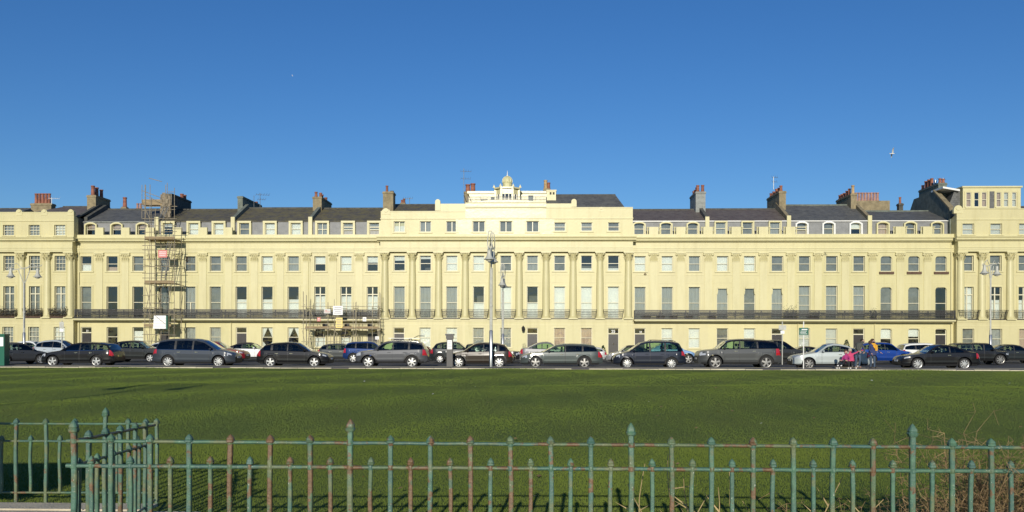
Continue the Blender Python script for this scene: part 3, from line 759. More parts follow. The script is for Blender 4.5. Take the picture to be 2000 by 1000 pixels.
        for i, x in enumerate(bx):
            dm = MB(); t_ = .21 if h in (2, 3, 4) else .14; pr = .30
            dm.box(x - dw / 2 - t_, x - dw / 2 - .001, ym - pr, ym - .002, 12.07, dz[1] + (t_ if not arched else -.05)); dm.box(x + dw / 2 + .001, x + dw / 2 + t_, ym - pr, ym - .002, 12.07, dz[1] + (t_ if not arched else -.05))
            if arched:
                n_ = 8; zc = dz[1] - .20
                o_ = [(x + (dw / 2 + t_) * math.cos(math.pi * (1 - q / n_)), zc + .36 * math.sin(math.pi * (1 - q / n_))) for q in range(n_ + 1)]
                i_ = [(x + (dw / 2) * math.cos(math.pi * q / n_), zc + .20 * math.sin(math.pi * q / n_)) for q in range(n_ + 1)]
                for q in range(n_):
                    quad_ = [o_[q], i_[n_ - q], i_[n_ - q - 1], o_[q + 1]]
                    dm.prism(quad_, ym - pr - .003, ym - .003)
                corner_fill(dm, x, dz[1], dw, .20, ym - .02, depth=.1)
            else: dm.box(x - dw / 2 - t_, x + dw / 2 + t_, ym - pr - .03, ym - .002, dz[1] + .001, dz[1] + t_)
            dm.box(x - dw / 2 - t_, x + dw / 2 + t_, ym - pr - .06, ym - .002, 11.98, 12.068)
            D = dm.build('dormer', M['cream_trim'] if h not in (10,) else M['white'], root)
            window(root, x, ym - .22 + (.1 if arched else 0), dz[0], dz[1], dw, token(h, i, 'A'), h * 13 + i, None)
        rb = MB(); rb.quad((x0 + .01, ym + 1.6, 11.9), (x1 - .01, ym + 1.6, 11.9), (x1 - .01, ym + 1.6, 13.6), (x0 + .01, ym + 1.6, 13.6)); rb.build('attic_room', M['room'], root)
        rf = MB(); sag = .06
        nseg = 6
        for q in range(nseg):
            xa, xb = x0 + (x1 - x0) * q / nseg, x0 + (x1 - x0) * (q + 1) / nseg
            sa, sb = sag * math.sin(math.pi * q / nseg), sag * math.sin(math.pi * (q + 1) / nseg)
            rf.quad((xa, ym - .12, mz1 + .005), (xb, ym - .12, mz1 + .005), (xb, 95.6, rz - sb), (xa, 95.6, rz - sa)); rf.quad((xb, 101, 13.6), (xa, 101, 13.6), (xa, 95.6, rz - sa), (xb, 95.6, rz - sb))
            rf.quad((xa, ym - .12, mz1 - .05), (xb, ym - .12, mz1 - .05), (xb, ym - .12, mz1 + .004), (xa, ym - .12, mz1 + .004))
        rf.build('roof', rm, root)
        MB().tube((x0, 95.6, rz - .02), (x1, 95.6, rz - .02), .10, 6).build('ridge_tiles', M['render_dark' if h < 10 else 'render_green'], root)
        if h in (1, 8, 9, 10, 11): MB().box(x0 + .02, x1 - .02, ym - .16, ym - .124, mz1 - .11, mz1 - .02).build('flashing', M['render_grey'] if h < 8 else M['white'], root)

# ------------------------------------------------------------------ roofs: party walls, chimneys, aerials, penthouse, dome
P_, PP, PT = M['pot'], M['pot_pale'], M['pot_tan']
def hx(h): return house_x(h)[0]
party_wall(HOUSES[1], hx(1) + .25, 13.9, 95.4, 15.6, M['render_dark'], face=False)
party_wall(HOUSES[2], hx(2) + .15, 14.05, 95.4, 15.5, M['render_dark'])
party_wall(HOUSES[3], hx(3) + .12, 14.05, 95.4, 15.65, M['render_green'])
party_wall(HOUSES[4], hx(4) + .12, 14.05, 95.4, 15.6, M['render_green'])
party_wall(HOUSES[9], hx(9) + .05, 14.0, 95.4, 15.4, M['render_dark'])
party_wall(HOUSES[10], hx(10) + .05, 14.1, 95.4, 15.7, M['render_tan'])
party_wall(HOUSES[11], hx(11) + .05, 14.1, 95.4, 15.8, M['render_tan'])
chimney(HOUSES[0], 60, 100, 397, 410, 97.5, .9, M['render_tan'], [((i + .5) / 5 * .8 + .08, .5, 1.15, .17, P_) for i in range(5)])
chimney(HOUSES[1], 170, 187, 381, 415, 94.0, 3.2, M['render_tan'], [(.5, .1, 1.05, .2, P_), (.5, .36, 1.0, .2, P_), (.6, .62, .9, .19, P_)])
chimney(HOUSES[1], 237, 246, 404, 410, 98, .6, M['render_tan'], [(.5, .5, 1.1, .22, P_)])
chimney(HOUSES[1], 264, 275, 407, 412, 99, .5, M['render_tan'], [(.25, .5, .6, .13, PP), (.75, .5, .6, .13, PP)])
chimney(HOUSES[2], 317, 336, 378, 430, 93.6, 5.2, M['render_dark'], [(.5, .75, .6, .2, P_), (.5, .9, .6, .2, P_)])
chimney(HOUSES[3], 464, 474, 383, 404, 94.6, 6.5, M['render_green'], [(.5, .85, .25, .16, P_)])
chimney(HOUSES[4], 611, 628, 384, 400, 94.6, 4.6, M['render_tan'], [(.3, .06, .55, .16, P_), (.65, .2, .55, .16, P_), (.6, .38, .5, .16, P_), (.6, .75, .45, .18, P_)])
chimney(HOUSES[5], 748, 768, 374, 412, 92.6, 1.4, M['render_tan'], [(.3, .4, .7, .14, P_), (.75, .6, .2, .18, M['render_dark'])])
chimney(HOUSES[5], 782, 791, 396, 404, 97, .5, M['render_tan'], [(.3, .5, .35, .13, P_), (.75, .5, .5, .13, P_)])
chimney(HOUSES[6], 907, 928, 374, 394, 95.5, 1.2, M['render_tan'], [(.28, .5, .85, .26, P_), (.76, .5, .95, .26, P_)])
chimney(HOUSES[6], 1062, 1074, 368, 376, 97, .9, M['render_tan'], [(.3, .4, .95, .2, PT), (.8, .6, .72, .18, P_)])
chimney(HOUSES[9], 1359, 1378, 374, 407, 94.4, 3.6, M['render_grey'], [(.25, .08, .7, .17, P_), (.75, .08, .72, .17, P_), (.3, .3, .62, .17, P_), (.3, .55, .5, .17, P_), (.3, .8, .5, .17, P_)])
chimney(HOUSES[10], 1522, 1535, 373, 404, 94.2, 5.0, M['render_tan'], [(.35, .05, .6, .16, P_), (.35, .2, .5, .16, P_), (.35, .4, .55, .16, P_), (.35, .62, .45, .16, P_), (.35, .85, .45, .16, P_)])
chimney(HOUSES[11], 1662, 1673, 378, 400, 94.4, 4.6, M['render_tan'], [(.5, .06, .9, .17, PT), (.4, .25, .7, .15, P_), (.4, .42, .6, .15, P_), (.4, .6, .5, .15, P_), (.4, .75, .5, .15, P_), (.4, .9, .5, .15, P_)])
chimney(HOUSES[11], 1672, 1738, 392, 403, 98.5, .9, M['render_tan'], [((i + .5) / 11 + .0, .5, .95, .15, PP) for i in range(8)], cap=False)
chimney(HOUSES[11], 1756, 1764, 397, 405, 96.5, .6, M['render_dark'], [(.5, .5, .7, .13, P_)])
chimney(HOUSES[12], 1833, 1849, 357, 376, 94.4, 4.8, M['render_green'], [(.3, .05, .5, .15, P_), (.7, .05, .45, .15, P_), (.3, .28, .5, .15, M['lamp_sleeve']), (.3, .45, .85, .17, P_), (.3, .6, .85, .17, P_), (.3, .75, .8, .17, P_), (.3, .92, .5, .15, P_)])
# big flank wall left of the right-hand pavilion
x12 = hx(12)
MB().prismx([(90.6, 11.8), (90.6, 14.6), (94.3, 17.0), (99.2, 17.0), (101, 15.0), (101, 11.8)], x12 - .1, x12 + .3).build('party_wall', M['render_green'], HOUSES[12])
MB().prismx([(90.55, 14.6), (90.55, 14.78), (94.3, 17.2), (94.3, 17.0)], x12 - .16, x12 + .36).build('coping', M['render_tan'], HOUSES[12])
x1_ = hx(1)
MB().prismx([(90.2, 11.8), (90.2, 14.0), (94.6, 15.9), (95.2, 15.9), (101, 13.6), (101, 11.8)], x1_ - .35, x1_ + .0).build('party_wall', M['render_dark'], HOUSES[0])

def acroterion(root, u, v0, v1, Y, r=.32):
    p = at(u, v0, Y); zt = at(u, v1, Y).z
    mb = MB(); n = 8; hh = zt - p.z
    mb.prism([(p.x - r, p.z - .3), (p.x + r, p.z - .3)] + [(p.x + r * math.cos(math.pi * q / n), p.z + hh * math.sin(math.pi * q / n)) for q in range(n + 1)], Y - .1, Y + .25)
    mb.prism([(p.x + r * .6 * math.cos(2 * math.pi * q / 10), p.z + hh * .42 + r * .5 * math.sin(2 * math.pi * q / 10)) for q in range(10)], Y - .15, Y - .103)
    return mb.build('acroterion', M['cream_trim'], root, smooth=35)
for u in (38, 87, 139): acroterion(HOUSES[0], u, 415, 409, YF - .6)
for u in (1871,): acroterion(HOUSES[12], u, 411, 401, YF - .6, .45)
acroterion(HOUSES[5], 754, 413, 408, YF - .6, .42); acroterion(HOUSES[7], 1174, 408, 405.5, YF - .6, .25)
# stepped parapets of the centre
H6 = HOUSES[6]; ya = YF - .67
def step(root, u0, u1, v0, v1, dy=0.0, th=.35):
    a, b_ = at(u0, v0, ya), at(u1, v1, ya)
    mb = MB().box(a.x, b_.x, ya + dy, ya + th, a.z, b_.z - .08); mb.box(a.x - .03, b_.x + .03, ya + dy - .05, ya + th + .04, b_.z - .078, b_.z)
    return mb.build('parapet', M['cream_trim'], root)
a5 = house_x(5)[1]; a7 = house_x(7)[0]
step(HOUSES[5], 852, (1000 + F * 0), 414.2, 397.8) if False else None
zA = vz(397.6, ya)
MB().box(ux(853, ya), a5 - .002, ya, ya + .35, 14.40, zA).build('parapet', M['cream_trim'], HOUSES[5])
MB().box(a7 + .002, ux(1121, ya), ya, ya + .35, 14.76, zA).build('parapet', M['cream_trim'], HOUSES[7])
for hh_, u in ((5, 855), (7, 1121)):
    p = at(u, 405, ya); mb = MB(); mb.box(p.x - .26, p.x + .26, ya - .06, ya + .3, 14.42 if hh_ == 5 else 14.78, vz(394, ya))
    zc = vz(394, ya); n = 8
    mb.prism([(p.x + .26 * math.cos(math.pi * q / n), zc + .002 + .26 * math.sin(math.pi * q / n)) for q in range(n + 1)], ya - .06, ya + .3)
    mb.build('pier', M['cream_trim'], HOUSES[hh_])
# segmental pediment over the central house, tablet, moulding
x0, x1 = house_x(6)
pz, az = vz(395.5, ya), vz(390, ya); n = 16
arc = [(x1 - (x1 - x0) * q / n, pz + (az - pz) * math.sin(math.pi * q / n)) for q in range(n + 1)]
MB().prism([(x0, 15.245), (x1, 15.245)] + arc, ya - .06, ya + .42).build('pediment', M['cream_gloss'], H6)
MB().box(x0, x1, ya - .16, ya - .062, vz(405.5, ya) - .02, vz(403.5, ya) + .02).build('moulding', M['cream_trim'], H6)
tb = MB(); a, b_ = at(918, 426, ya), at(1060, 410, ya)
tb.box(a.x, b_.x, ya - .03, ya - .003, a.z, b_.z)
for (q0, q1, z0, z1) in ((a.x - .1, b_.x + .1, b_.z, b_.z + .1), (a.x - .1, b_.x + .1, a.z - .1, a.z), (a.x - .1, a.x, a.z, b_.z), (b_.x, b_.x + .1, a.z, b_.z)): tb.box(q0, q1, ya - .06, ya - .002, z0, z1)
tb.build('tablet', M['cream_gloss'], H6)
for u in (905, 1068): # flat pilaster strips of the attic
    p = at(u, 440, ya); MB().box(p.x - .75, p.x + .75, ya - .035, ya - .003, 12.02, 13.56).build('pilaster', M['cream_gloss'], H6)
for u in (961, 1014):
    p = at(u, 440, ya); MB().box(p.x - .5, p.x + .5, ya - .035, ya - .003, 12.02, 13.56).build('pilaster', M['cream_gloss'], H6)
# penthouse with turret
Yp = 95.0
zt = vz(373.5, Yp); a = ux(915, Yp); b_ = ux(1068, Yp)
ph = MB(); wall_holes(ph, a, b_, 14.9, zt - .25, Yp, [(ux(1030, Yp), ux(1042, Yp), 15.5, vz(381, Yp)), (ux(937, Yp), ux(952, Yp), 15.4, vz(388, Yp)), (ux(957, Yp), ux(966, Yp), 15.4, vz(384, Yp))])
ph.box(a - .15, b_, Yp - .15, Yp + 4, zt - .25, zt); ph.quad((a, Yp, 14.9), (a, Yp + 4, 14.9), (a, Yp + 4, zt), (a, Yp, zt)); ph.quad((b_, Yp, 14.9), (b_, Yp + 4, 14.9), (b_, Yp + 4, zt), (b_, Yp, zt))
ph.build('penthouse', M['cream_gloss'], H6)
MB().quad((a + .02, Yp + 1.2, 14.9), (b_ - .02, Yp + 1.2, 14.9), (b_ - .02, Yp + 1.2, zt - .3), (a + .02, Yp + 1.2, zt - .3)).build('room', M['room'], H6)
for u0, u1, v in ((1030, 1042, 381), (937, 952, 388), (957, 966, 384)):
    xa, xb = ux(u0, Yp), ux(u1, Yp); z0 = 15.5 if u0 > 1000 else 15.4
    window(H6, (xa + xb) / 2, Yp - .06, z0, vz(v, Yp), xb - xa, 'qg', u0, None)
a, b_ = at(1068, 398, 94.2), at(1086, 373, 94.2)
bl = MB(); hl = [(ux(1073, 94.2), ux(1076.5, 94.2), vz(380.5, 94.2), vz(375.5, 94.2)), (ux(1079, 94.2), ux(1082.5, 94.2), vz(380.5, 94.2), vz(375.5, 94.2))]
wall_holes(bl, a.x, b_.x, 14.9, b_.z, 94.2, hl, .15); bl.box(a.x - .05, b_.x + .05, 94.15, 96.5, b_.z + .002, b_.z + .12)
for xa in (a.x, b_.x): bl.quad((xa, 94.2, 14.9), (xa, 96.5, 14.9), (xa, 96.5, b_.z), (xa, 94.2, b_.z))
bl.build('stair_head', M['cream_trim'], H6)
MB().quad((a.x, 94.5, 14.9), (b_.x, 94.5, 14.9), (b_.x, 94.5, b_.z), (a.x, 94.5, b_.z)).build('room', M['room'], H6)
# octagonal turret: canted bay with windows, cornice, onion dome
Yt = 92.9; cx = ux(990, Yt, 380); hw = (ux(1013, Yt) - ux(967, Yt)) / 2; z0, z1 = 15.0, vz(368, Yt)
pts = [(cx - hw, Yt + 2.4), (cx - hw, Yt + .7), (cx - hw * .48, Yt), (cx + hw * .48, Yt), (cx + hw, Yt + .7), (cx + hw, Yt + 2.4)]
tm = MB()
for (xa, ya_), (xb, yb) in zip(pts[:-1], pts[1:]):
    for za, zb in ((z0, z0 + .45), (z1 - .55, z1)): tm.quad((xa, ya_, za), (xb, yb, za), (xb, yb, zb), (xa, ya_, zb))
for x, y in pts: tm.box(x - .11, x + .11, y - .11, y + .11, z0, z1 - .001)
tm.quad((cx - hw, Yt + 2.4, z0), (cx - hw, Yt + 2.4, z1), (cx + hw, Yt + 2.4, z1), (cx + hw, Yt + 2.4, z0))
ocr = [(x + (x - cx) * .12, y - .18) for x, y in pts]
k = len(ocr); vs = [(x, y, z1) for x, y in ocr] + [(x, y, z1 + .16) for x, y in ocr]
tm.add(vs, [tuple(range(k - 1, -1, -1)), tuple(range(k, 2 * k))] + [(i, (i + 1) % k, k + (i + 1) % k, k + i) for i in range(k)])
for i in (1, 2, 3, 4): tm.add([(ocr[i][0] - .14, ocr[i][1], z1 + .16), (ocr[i][0] + .14, ocr[i][1], z1 + .16), (ocr[i][0], ocr[i][1] + .25, z1 + .16), (ocr[i][0], ocr[i][1] - .02, z1 + .5)], [(0, 1, 3), (1, 2, 3), (2, 0, 3)])
TU = tm.build('turret', M['cream_gloss'], H6)
for (xa, ya_), (xb, yb) in zip(pts[1:4], pts[2:5]):
    wm = MB(); nc = 3
    for q in range(nc + 1):
        x, y = xa + (xb - xa) * q / nc, ya_ + (yb - ya_) * q / nc; wm.box(x - .03, x + .03, y - .03, y + .03, z0 + .45, z1 - .55)
    zc = (z0 + z1) / 2 + .1
    wm.tube((xa, ya_, zc), (xb, yb, zc), .03, 4)
    wo = wm.build('window', M['sash'], TU)
    MB().quad((xa, ya_ + .03, z0 + .44), (xb, yb + .03, z0 + .44), (xb, yb + .03, z1 - .54), (xa, ya_ + .03, z1 - .54)).build('pane', M['glass'], TU)
MB().quad((cx - hw + .1, Yt + 1.3, z0), (cx + hw - .1, Yt + 1.3, z0), (cx + hw - .1, Yt + 1.3, z1), (cx - hw + .1, Yt + 1.3, z1)).build('curtain', M['blind_pale'], TU)
zd = z1 + .14; dr = (ux(1000, Yt + 1.2) - ux(981.5, Yt + 1.2)) / 2
zdm = vz(358, Yt + 1.2); ztp = vz(341.5, Yt + 1.2)
dome = MB(); n = 16; prof = [(1.0, zd), (1.0, zdm - .03), (1.07, zdm), (1.07, zdm + .06), (1.0, zdm + .08)]
for q in range(0, 11):
    t = q / 10; prof.append((1.02 * (1 + .06 * math.sin(t * 3)) * math.cos(t * math.pi / 2) ** .75 if q < 10 else .06, zdm + .1 + (ztp - zdm - .25) * math.sin(t * math.pi / 2) ** 1.05))
DO = dome.lathe([(r * dr, z) for r, z in prof], (cx, Yt + 1.25, 0), n).build('dome', M['dome'], H6, smooth=20)
rib = MB()
for q in range(8):
    t = q * math.pi / 4
    rib.path([(cx + r * dr * 1.02 * math.cos(t), Yt + 1.25 + r * dr * 1.02 * math.sin(t), z) for r, z in prof[4:]], .035, 4)
rib.build('rib', M['dome'], DO)
MB().lathe([(.07, ztp - .18), (.12, ztp - .1), (.05, ztp), (.03, ztp + .3), (.0, ztp + .5)], (cx, Yt + 1.25, 0), 8).build('finial', M['white'], DO)
# iron roof railing and steps
rr = MB(); Yr = 91.2
xa, xb = ux(912, Yr), ux(1066, Yr)
for z in (vz(384.5, Yr), vz(390, Yr)): rr.box(xa, xb, Yr - .02, Yr + .02, z - .02, z + .02)
n = 58
for q in range(n + 1):
    x = xa + (xb - xa) * q / n; r_ = .03 if q % 10 == 0 else .014
    rr.box(x - r_, x + r_, Yr - r_, Yr + r_, 15.3, vz(383.8, Yr))
rr.build('roof_railing', M['iron'], H6)['kind'] = 'stuff'
st = MB()
for s in (0, .5):
    st.tube((ux(905, Yr) + s, Yr + .3, 16.3), (ux(914, Yr) + s, Yr + .2, 15.1), .035, 6)
st.build('roof_ladder', M['iron'], H6)
# deck behind the pediment so nothing shows through
MB().box(house_x(6)[0], house_x(6)[1], ya + .43, 101, 13.7, 14.9).build('flat_roof', M['lead'], H6)
# box dormers on the right-hand pavilion
H12 = HOUSES[12]; Yd = 92.2
xa, xb = ux(1880, Yd), ux(1993, Yd); z0, z1 = 14.1, vz(369, Yd)
holes = []
for us in ((1886.5, 1896.5), (1902, 1912), (1917, 1927), (1945.5, 1955), (1960, 1969.5), (1976, 1985)):
    holes.append((ux(us[0], Yd), ux(us[1], Yd), vz(406, Yd), vz(377.5, Yd)))
pb = MB(); wall_holes(pb, xa, xb, z0, z1, Yd, holes, .16); pb.box(xa - .12, xb + .12, Yd - .14, Yd + 4, z1 + .002, z1 + .16)
for x in (xa, xb): pb.quad((x, Yd, z0), (x, Yd + 4, z0), (x, Yd + 4, z1), (x, Yd, z1))
pb.box(ux(1884, Yd), ux(1929, Yd), Yd - .1, Yd - .002, vz(408.5, Yd), vz(406.5, Yd)); pb.box(ux(1943, Yd), ux(1988, Yd), Yd - .1, Yd - .002, vz(408.5, Yd), vz(406.5, Yd))
for u in (1884, 1929.5, 1943, 1988): pb.box(ux(u, Yd) - .06, ux(u, Yd) + .06, Yd - .06, Yd - .003, vz(406.4, Yd), vz(376, Yd))
pb.build('box_dormer', M['cream_trim'], H12)
MB().box(ux(1932, Yd), ux(1941, Yd), Yd - .03, Yd - .004, 14.5, vz(376, Yd)).build('slate_panel', M['slate'], H12)
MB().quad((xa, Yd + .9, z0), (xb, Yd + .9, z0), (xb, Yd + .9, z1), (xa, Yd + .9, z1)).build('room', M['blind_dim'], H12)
for i, (a, b_, c, d) in enumerate(holes): window(H12, (a + b_) / 2, Yd - .08, c, d, b_ - a, 's-' if i == 1 else ('sp' if i in (0, 2, 3) else 'sa'), 40 + i, None)
# lean-to side of the dormer: slate cheek rising from the flank
x_ = ux(1880, Yd)
MB().prism([(x_ - 1.6, 14.2), (x_ - .01, 14.2), (x_ - .01, z1 - .02), (x_ - .5, z1 - .05)], Yd + .6, Yd + 3.6).build('dormer_cheek', M['slate'], H12)
MB().prism([(x_ - 1.9, z1 - .0), (x_ - .2, z1 - .3), (x_ - .2, z1 - .12), (x_ - 1.9, z1 + .18)], Yd + .2, Yd + 3).build('sloping_fascia', M['white'], H12)
# drainpipes where the wings meet the pavilions, and on party lines
def pipe(h, x, z0, z1, y, m='cream_trim'): MB().tube((x, y, z0), (x, y, z1), .055, 8, m=0).build('drainpipe', M[m], HOUSES[h])
pipe(1, hx(1) + .22, .1, 11.2, YF - .08); pipe(11, hx(12) - .25, .1, 11.2, YF - .08); pipe(3, hx(3) + .3, .1, 3.3, YF - .08); pipe(4, hx(4) + .2, .1, 10.2, YF - .08); pipe(10, hx(10) + .7, .1, 3.3, YF - .08); pipe(11, hx(11) + .2, .1, 3.3, YF - .08)
for u, h in ((1105, 7),):        # wall lantern beside the panelled door
    p = at(1022, 641, YF - 1.1)
    lm = MB(); lm.tube((p.x, YF - .7, p.z), (p.x, YF - 1.15, p.z + .1), .02, 6); lm.lathe([(.02, .3), (.18, .1), (.13, -.25), (.05, -.3)], (p.x, YF - 1.15, p.z - .05), 8)
    lm.build('wall_lantern', M['iron'], HOUSES[6])
p = at(1260, 537, YF); MB().lathe([(.14, 0), (.14, .06), (.06, .2)], (p.x, YF - .05, p.z), 10).build('vent_bell', M['render_tan'], HOUSES[8])
# television aerials
def aerial(h, u, v0, v1, Y, arms, m='steel', lean=0.0):
    a, b_ = at(u, v0, Y), at(u + lean, v1, Y); mb = MB().tube(a, b_, .03, 6)
    for fz, L, dirx, ne in arms:
        z = a.z + (b_.z - a.z) * fz; x = b_.x
        mb.tube((x - L * .3 * dirx, Y, z), (x + L * .7 * dirx, Y + L * .1, z - .03 * L), .018, 5)
        for e in range(ne):
            xx = x - L * .3 * dirx + L * dirx * e / max(1, ne - 1); mb.tube((xx, Y - .22, z - .15), (xx, Y + .25, z + .2), .012, 4)
    return mb.build('aerial', M[m], HOUSES[h])
aerial(6, 906, 395, 329, 95.2, [(.92, 1.1, 1, 5), (.7, 1.0, 1, 5)], 'steel')
aerial(3, 508, 408, 377, 96, [(.9, 1.4, 1, 6), (.6, .8, 1, 4)])
aerial(3, 496, 408, 382, 96, [])
aerial(9, 1511, 370, 345, 97, [(.95, .6, 1, 4), (.6, .5, 1, 3)])
aerial(0, 101, 400, 386, 97.5, [(.9, 1.2, 1, 5)], 'white')
aerial(5, 800, 400, 386, 96.5, [(.9, 1.0, -1, 5)])
aerial(12, 1842, 360, 348, 96, [(.8, .7, -1, 4)])

# ------------------------------------------------------------------ cars
PROF = {   # roof line: (fraction of length from the nose, fraction of height); ws / rg: windscreen and rear glass ranges
 'hatch': dict(top=[(0, .40), (.012, .47), (.05, .54), (.14, .60), (.255, .655), (.42, .94), (.50, .99), (.60, 1), (.78, .965), (.885, .90), (.965, .66), (.985, .60), (1, .42)], ws=(.255, .42), rg=(.885, .965), belt=(.585, .66), dlo=(.30, .90), pil=[(.56, .575), (.77, .80)], doors=(.33, .56, .76), wh=(.195, .80)),
 'estate': dict(top=[(0, .41), (.012, .49), (.05, .56), (.15, .62), (.275, .675), (.43, .95), (.51, .99), (.62, 1), (.80, .98), (.90, .93), (.965, .68), (.985, .61), (1, .42)], ws=(.275, .43), rg=(.90, .965), belt=(.61, .675), dlo=(.31, .925), pil=[(.54, .553), (.745, .765)], doors=(.345, .545, .74), wh=(.185, .775)),
 'mpv': dict(top=[(0, .36), (.012, .45), (.05, .52), (.12, .575), (.205, .63), (.37, .92), (.46, .98), (.58, 1), (.80, .985), (.91, .93), (.965, .64), (.985, .55), (1, .36)], ws=(.205, .37), rg=(.91, .965), belt=(.56, .61), dlo=(.245, .935), pil=[(.49, .51), (.70, .725)], doors=(.30, .50, .71), wh=(.185, .795)),
 'suv': dict(top=[(0, .44), (.01, .53), (.04, .59), (.14, .625), (.245, .66), (.385, .94), (.45, .985), (.58, 1), (.82, .975), (.92, .92), (.968, .68), (.985, .62), (1, .42)], ws=(.245, .385), rg=(.92, .968), belt=(.60, .665), dlo=(.285, .935), pil=[(.52, .535), (.735, .76)], doors=(.32, .52, .735), wh=(.19, .79)),
 'rover': dict(top=[(0, .40), (.008, .53), (.03, .60), (.12, .635), (.235, .67), (.345, .93), (.40, .975), (.52, 1), (.82, .965), (.93, .92), (.972, .70), (.985, .62), (1, .40)], ws=(.235, .345), rg=(.93, .972), belt=(.635, .675), dlo=(.265, .955), pil=[(.49, .505), (.70, .72)], doors=(.30, .49, .71), wh=(.20, .81)),
 'coupe': dict(top=[(0, .38), (.012, .46), (.05, .54), (.16, .60), (.30, .665), (.445, .95), (.52, 1), (.60, .99), (.70, .93), (.85, .735), (.955, .70), (.985, .62), (1, .42)], ws=(.30, .445), rg=(.70, .85), belt=(.615, .67), dlo=(.335, .78), pil=[(.60, .615)], doors=(.36, .64), wh=(.195, .785)),
 'saloon': dict(top=[(0, .40), (.012, .48), (.05, .56), (.16, .62), (.285, .675), (.425, .95), (.50, .995), (.60, 1), (.70, .95), (.83, .74), (.955, .71), (.985, .62), (1, .42)], ws=(.285, .425), rg=(.70, .83), belt=(.62, .675), dlo=(.32, .79), pil=[(.53, .545), (.70, .72)], doors=(.35, .54, .72), wh=(.19, .79)),
 'boxy': dict(top=[(0, .42), (.008, .56), (.03, .61), (.14, .63), (.26, .655), (.335, .93), (.37, .985), (.55, 1), (.85, .99), (.955, .96), (.98, .66), (.99, .60), (1, .40)], ws=(.26, .335), rg=(.955, .98), belt=(.62, .64), dlo=(.275, .955), pil=[(.47, .49), (.68, .70)], doors=(.29, .48, .69), wh=(.19, .80)),
 'beetle': dict(top=[(0, .32), (.02, .44), (.06, .52), (.14, .60), (.27, .665), (.405, .95), (.47, .995), (.56, 1), (.68, .96), (.80, .83), (.90, .68), (.97, .54), (1, .36)], ws=(.27, .405), rg=(.74, .84), belt=(.635, .67), dlo=(.31, .74), pil=[(.575, .59)], doors=(.33, .60), wh=(.20, .80)),
}
PAINTS = {}
def paint(c, metal=.15, rough=.45):
    k = (c, metal)
    if k not in PAINTS: PAINTS[k] = mat('car_paint', c, rough, metal=metal, coat=.6, spec=.12); PAINTS[k].node_tree.nodes['Principled BSDF'].inputs['Coat Roughness'].default_value = .11
    return PAINTS[k]
WHEELS = {}
def wheel_meshes(r, spokes, dark):
    k = (round(r, 3), spokes, dark)
    if k in WHEELS: return WHEELS[k]
    w_ = .21; ri = r * .73
    t = MB().lathe([(ri * .98, -w_ / 2 + .03), (ri * 1.04, -w_ / 2), (r * .95, -w_ / 2 + .005), (r, -w_ / 2 + .04), (r, w_ / 2 - .04), (r * .95, w_ / 2), (ri * .98, w_ / 2)], n=28, axis='y')
    t.lathe([(.01, -w_ / 2 + .09), (ri, -w_ / 2 + .09)], n=20, axis='y')
    tm = t.mesh('tyre', M['tyre'], smooth=40)
    m = MB(); m.lathe([(ri * .88, -w_ / 2 + .06), (ri * .90, -w_ / 2 + .004), (ri * .99, -w_ / 2 - .004), (ri * 1.0, -w_ / 2 + .03)], n=28, axis='y')
    m.lathe([(.0, -w_ / 2 + .0), (r * .14, -w_ / 2 + .0), (r * .17, -w_ / 2 + .03), (r * .17, -w_ / 2 + .06)], n=12, axis='y')
    for i in range(spokes):
        a = 2 * math.pi * i / spokes + .3; c, s = math.cos(a), math.sin(a); wa = .155 * ri * (5 / spokes) ** .8; wb = wa * 1.25
        def P(rr, q, y): return (rr * c - q * s, y, rr * s + q * c)
        y0, y1 = -w_ / 2 - .002, -w_ / 2 + .045
        m.add([P(r * .12, -wa, y0), P(r * .12, wa, y0), P(ri * .93, wb, y0 + .008), P(ri * .93, -wb, y0 + .008), P(r * .12, -wa, y1), P(r * .12, wa, y1), P(ri * .93, wb, y1), P(ri * .93, -wb, y1)],
              [(0, 1, 2, 3), (0, 4, 5, 1), (1, 5, 6, 2), (2, 6, 7, 3), (3, 7, 4, 0)])
    rm = m.mesh('rim', M['rim_dark' if dark else 'rim'], smooth=30)
    WHEELS[k] = (tm, rm); return WHEELS[k]

def interp(pts, x):
    for (a, za), (b_, zb) in zip(pts[:-1], pts[1:]):
        if x <= b_: return za + (zb - za) * ((x - a) / (b_ - a) if b_ > a else 0)
    return pts[-1][1]
def smooth_interp(pts, x):
    e = .012; return (interp(pts, max(0, x - e)) + 2 * interp(pts, x) + interp(pts, min(1, x + e))) / 4

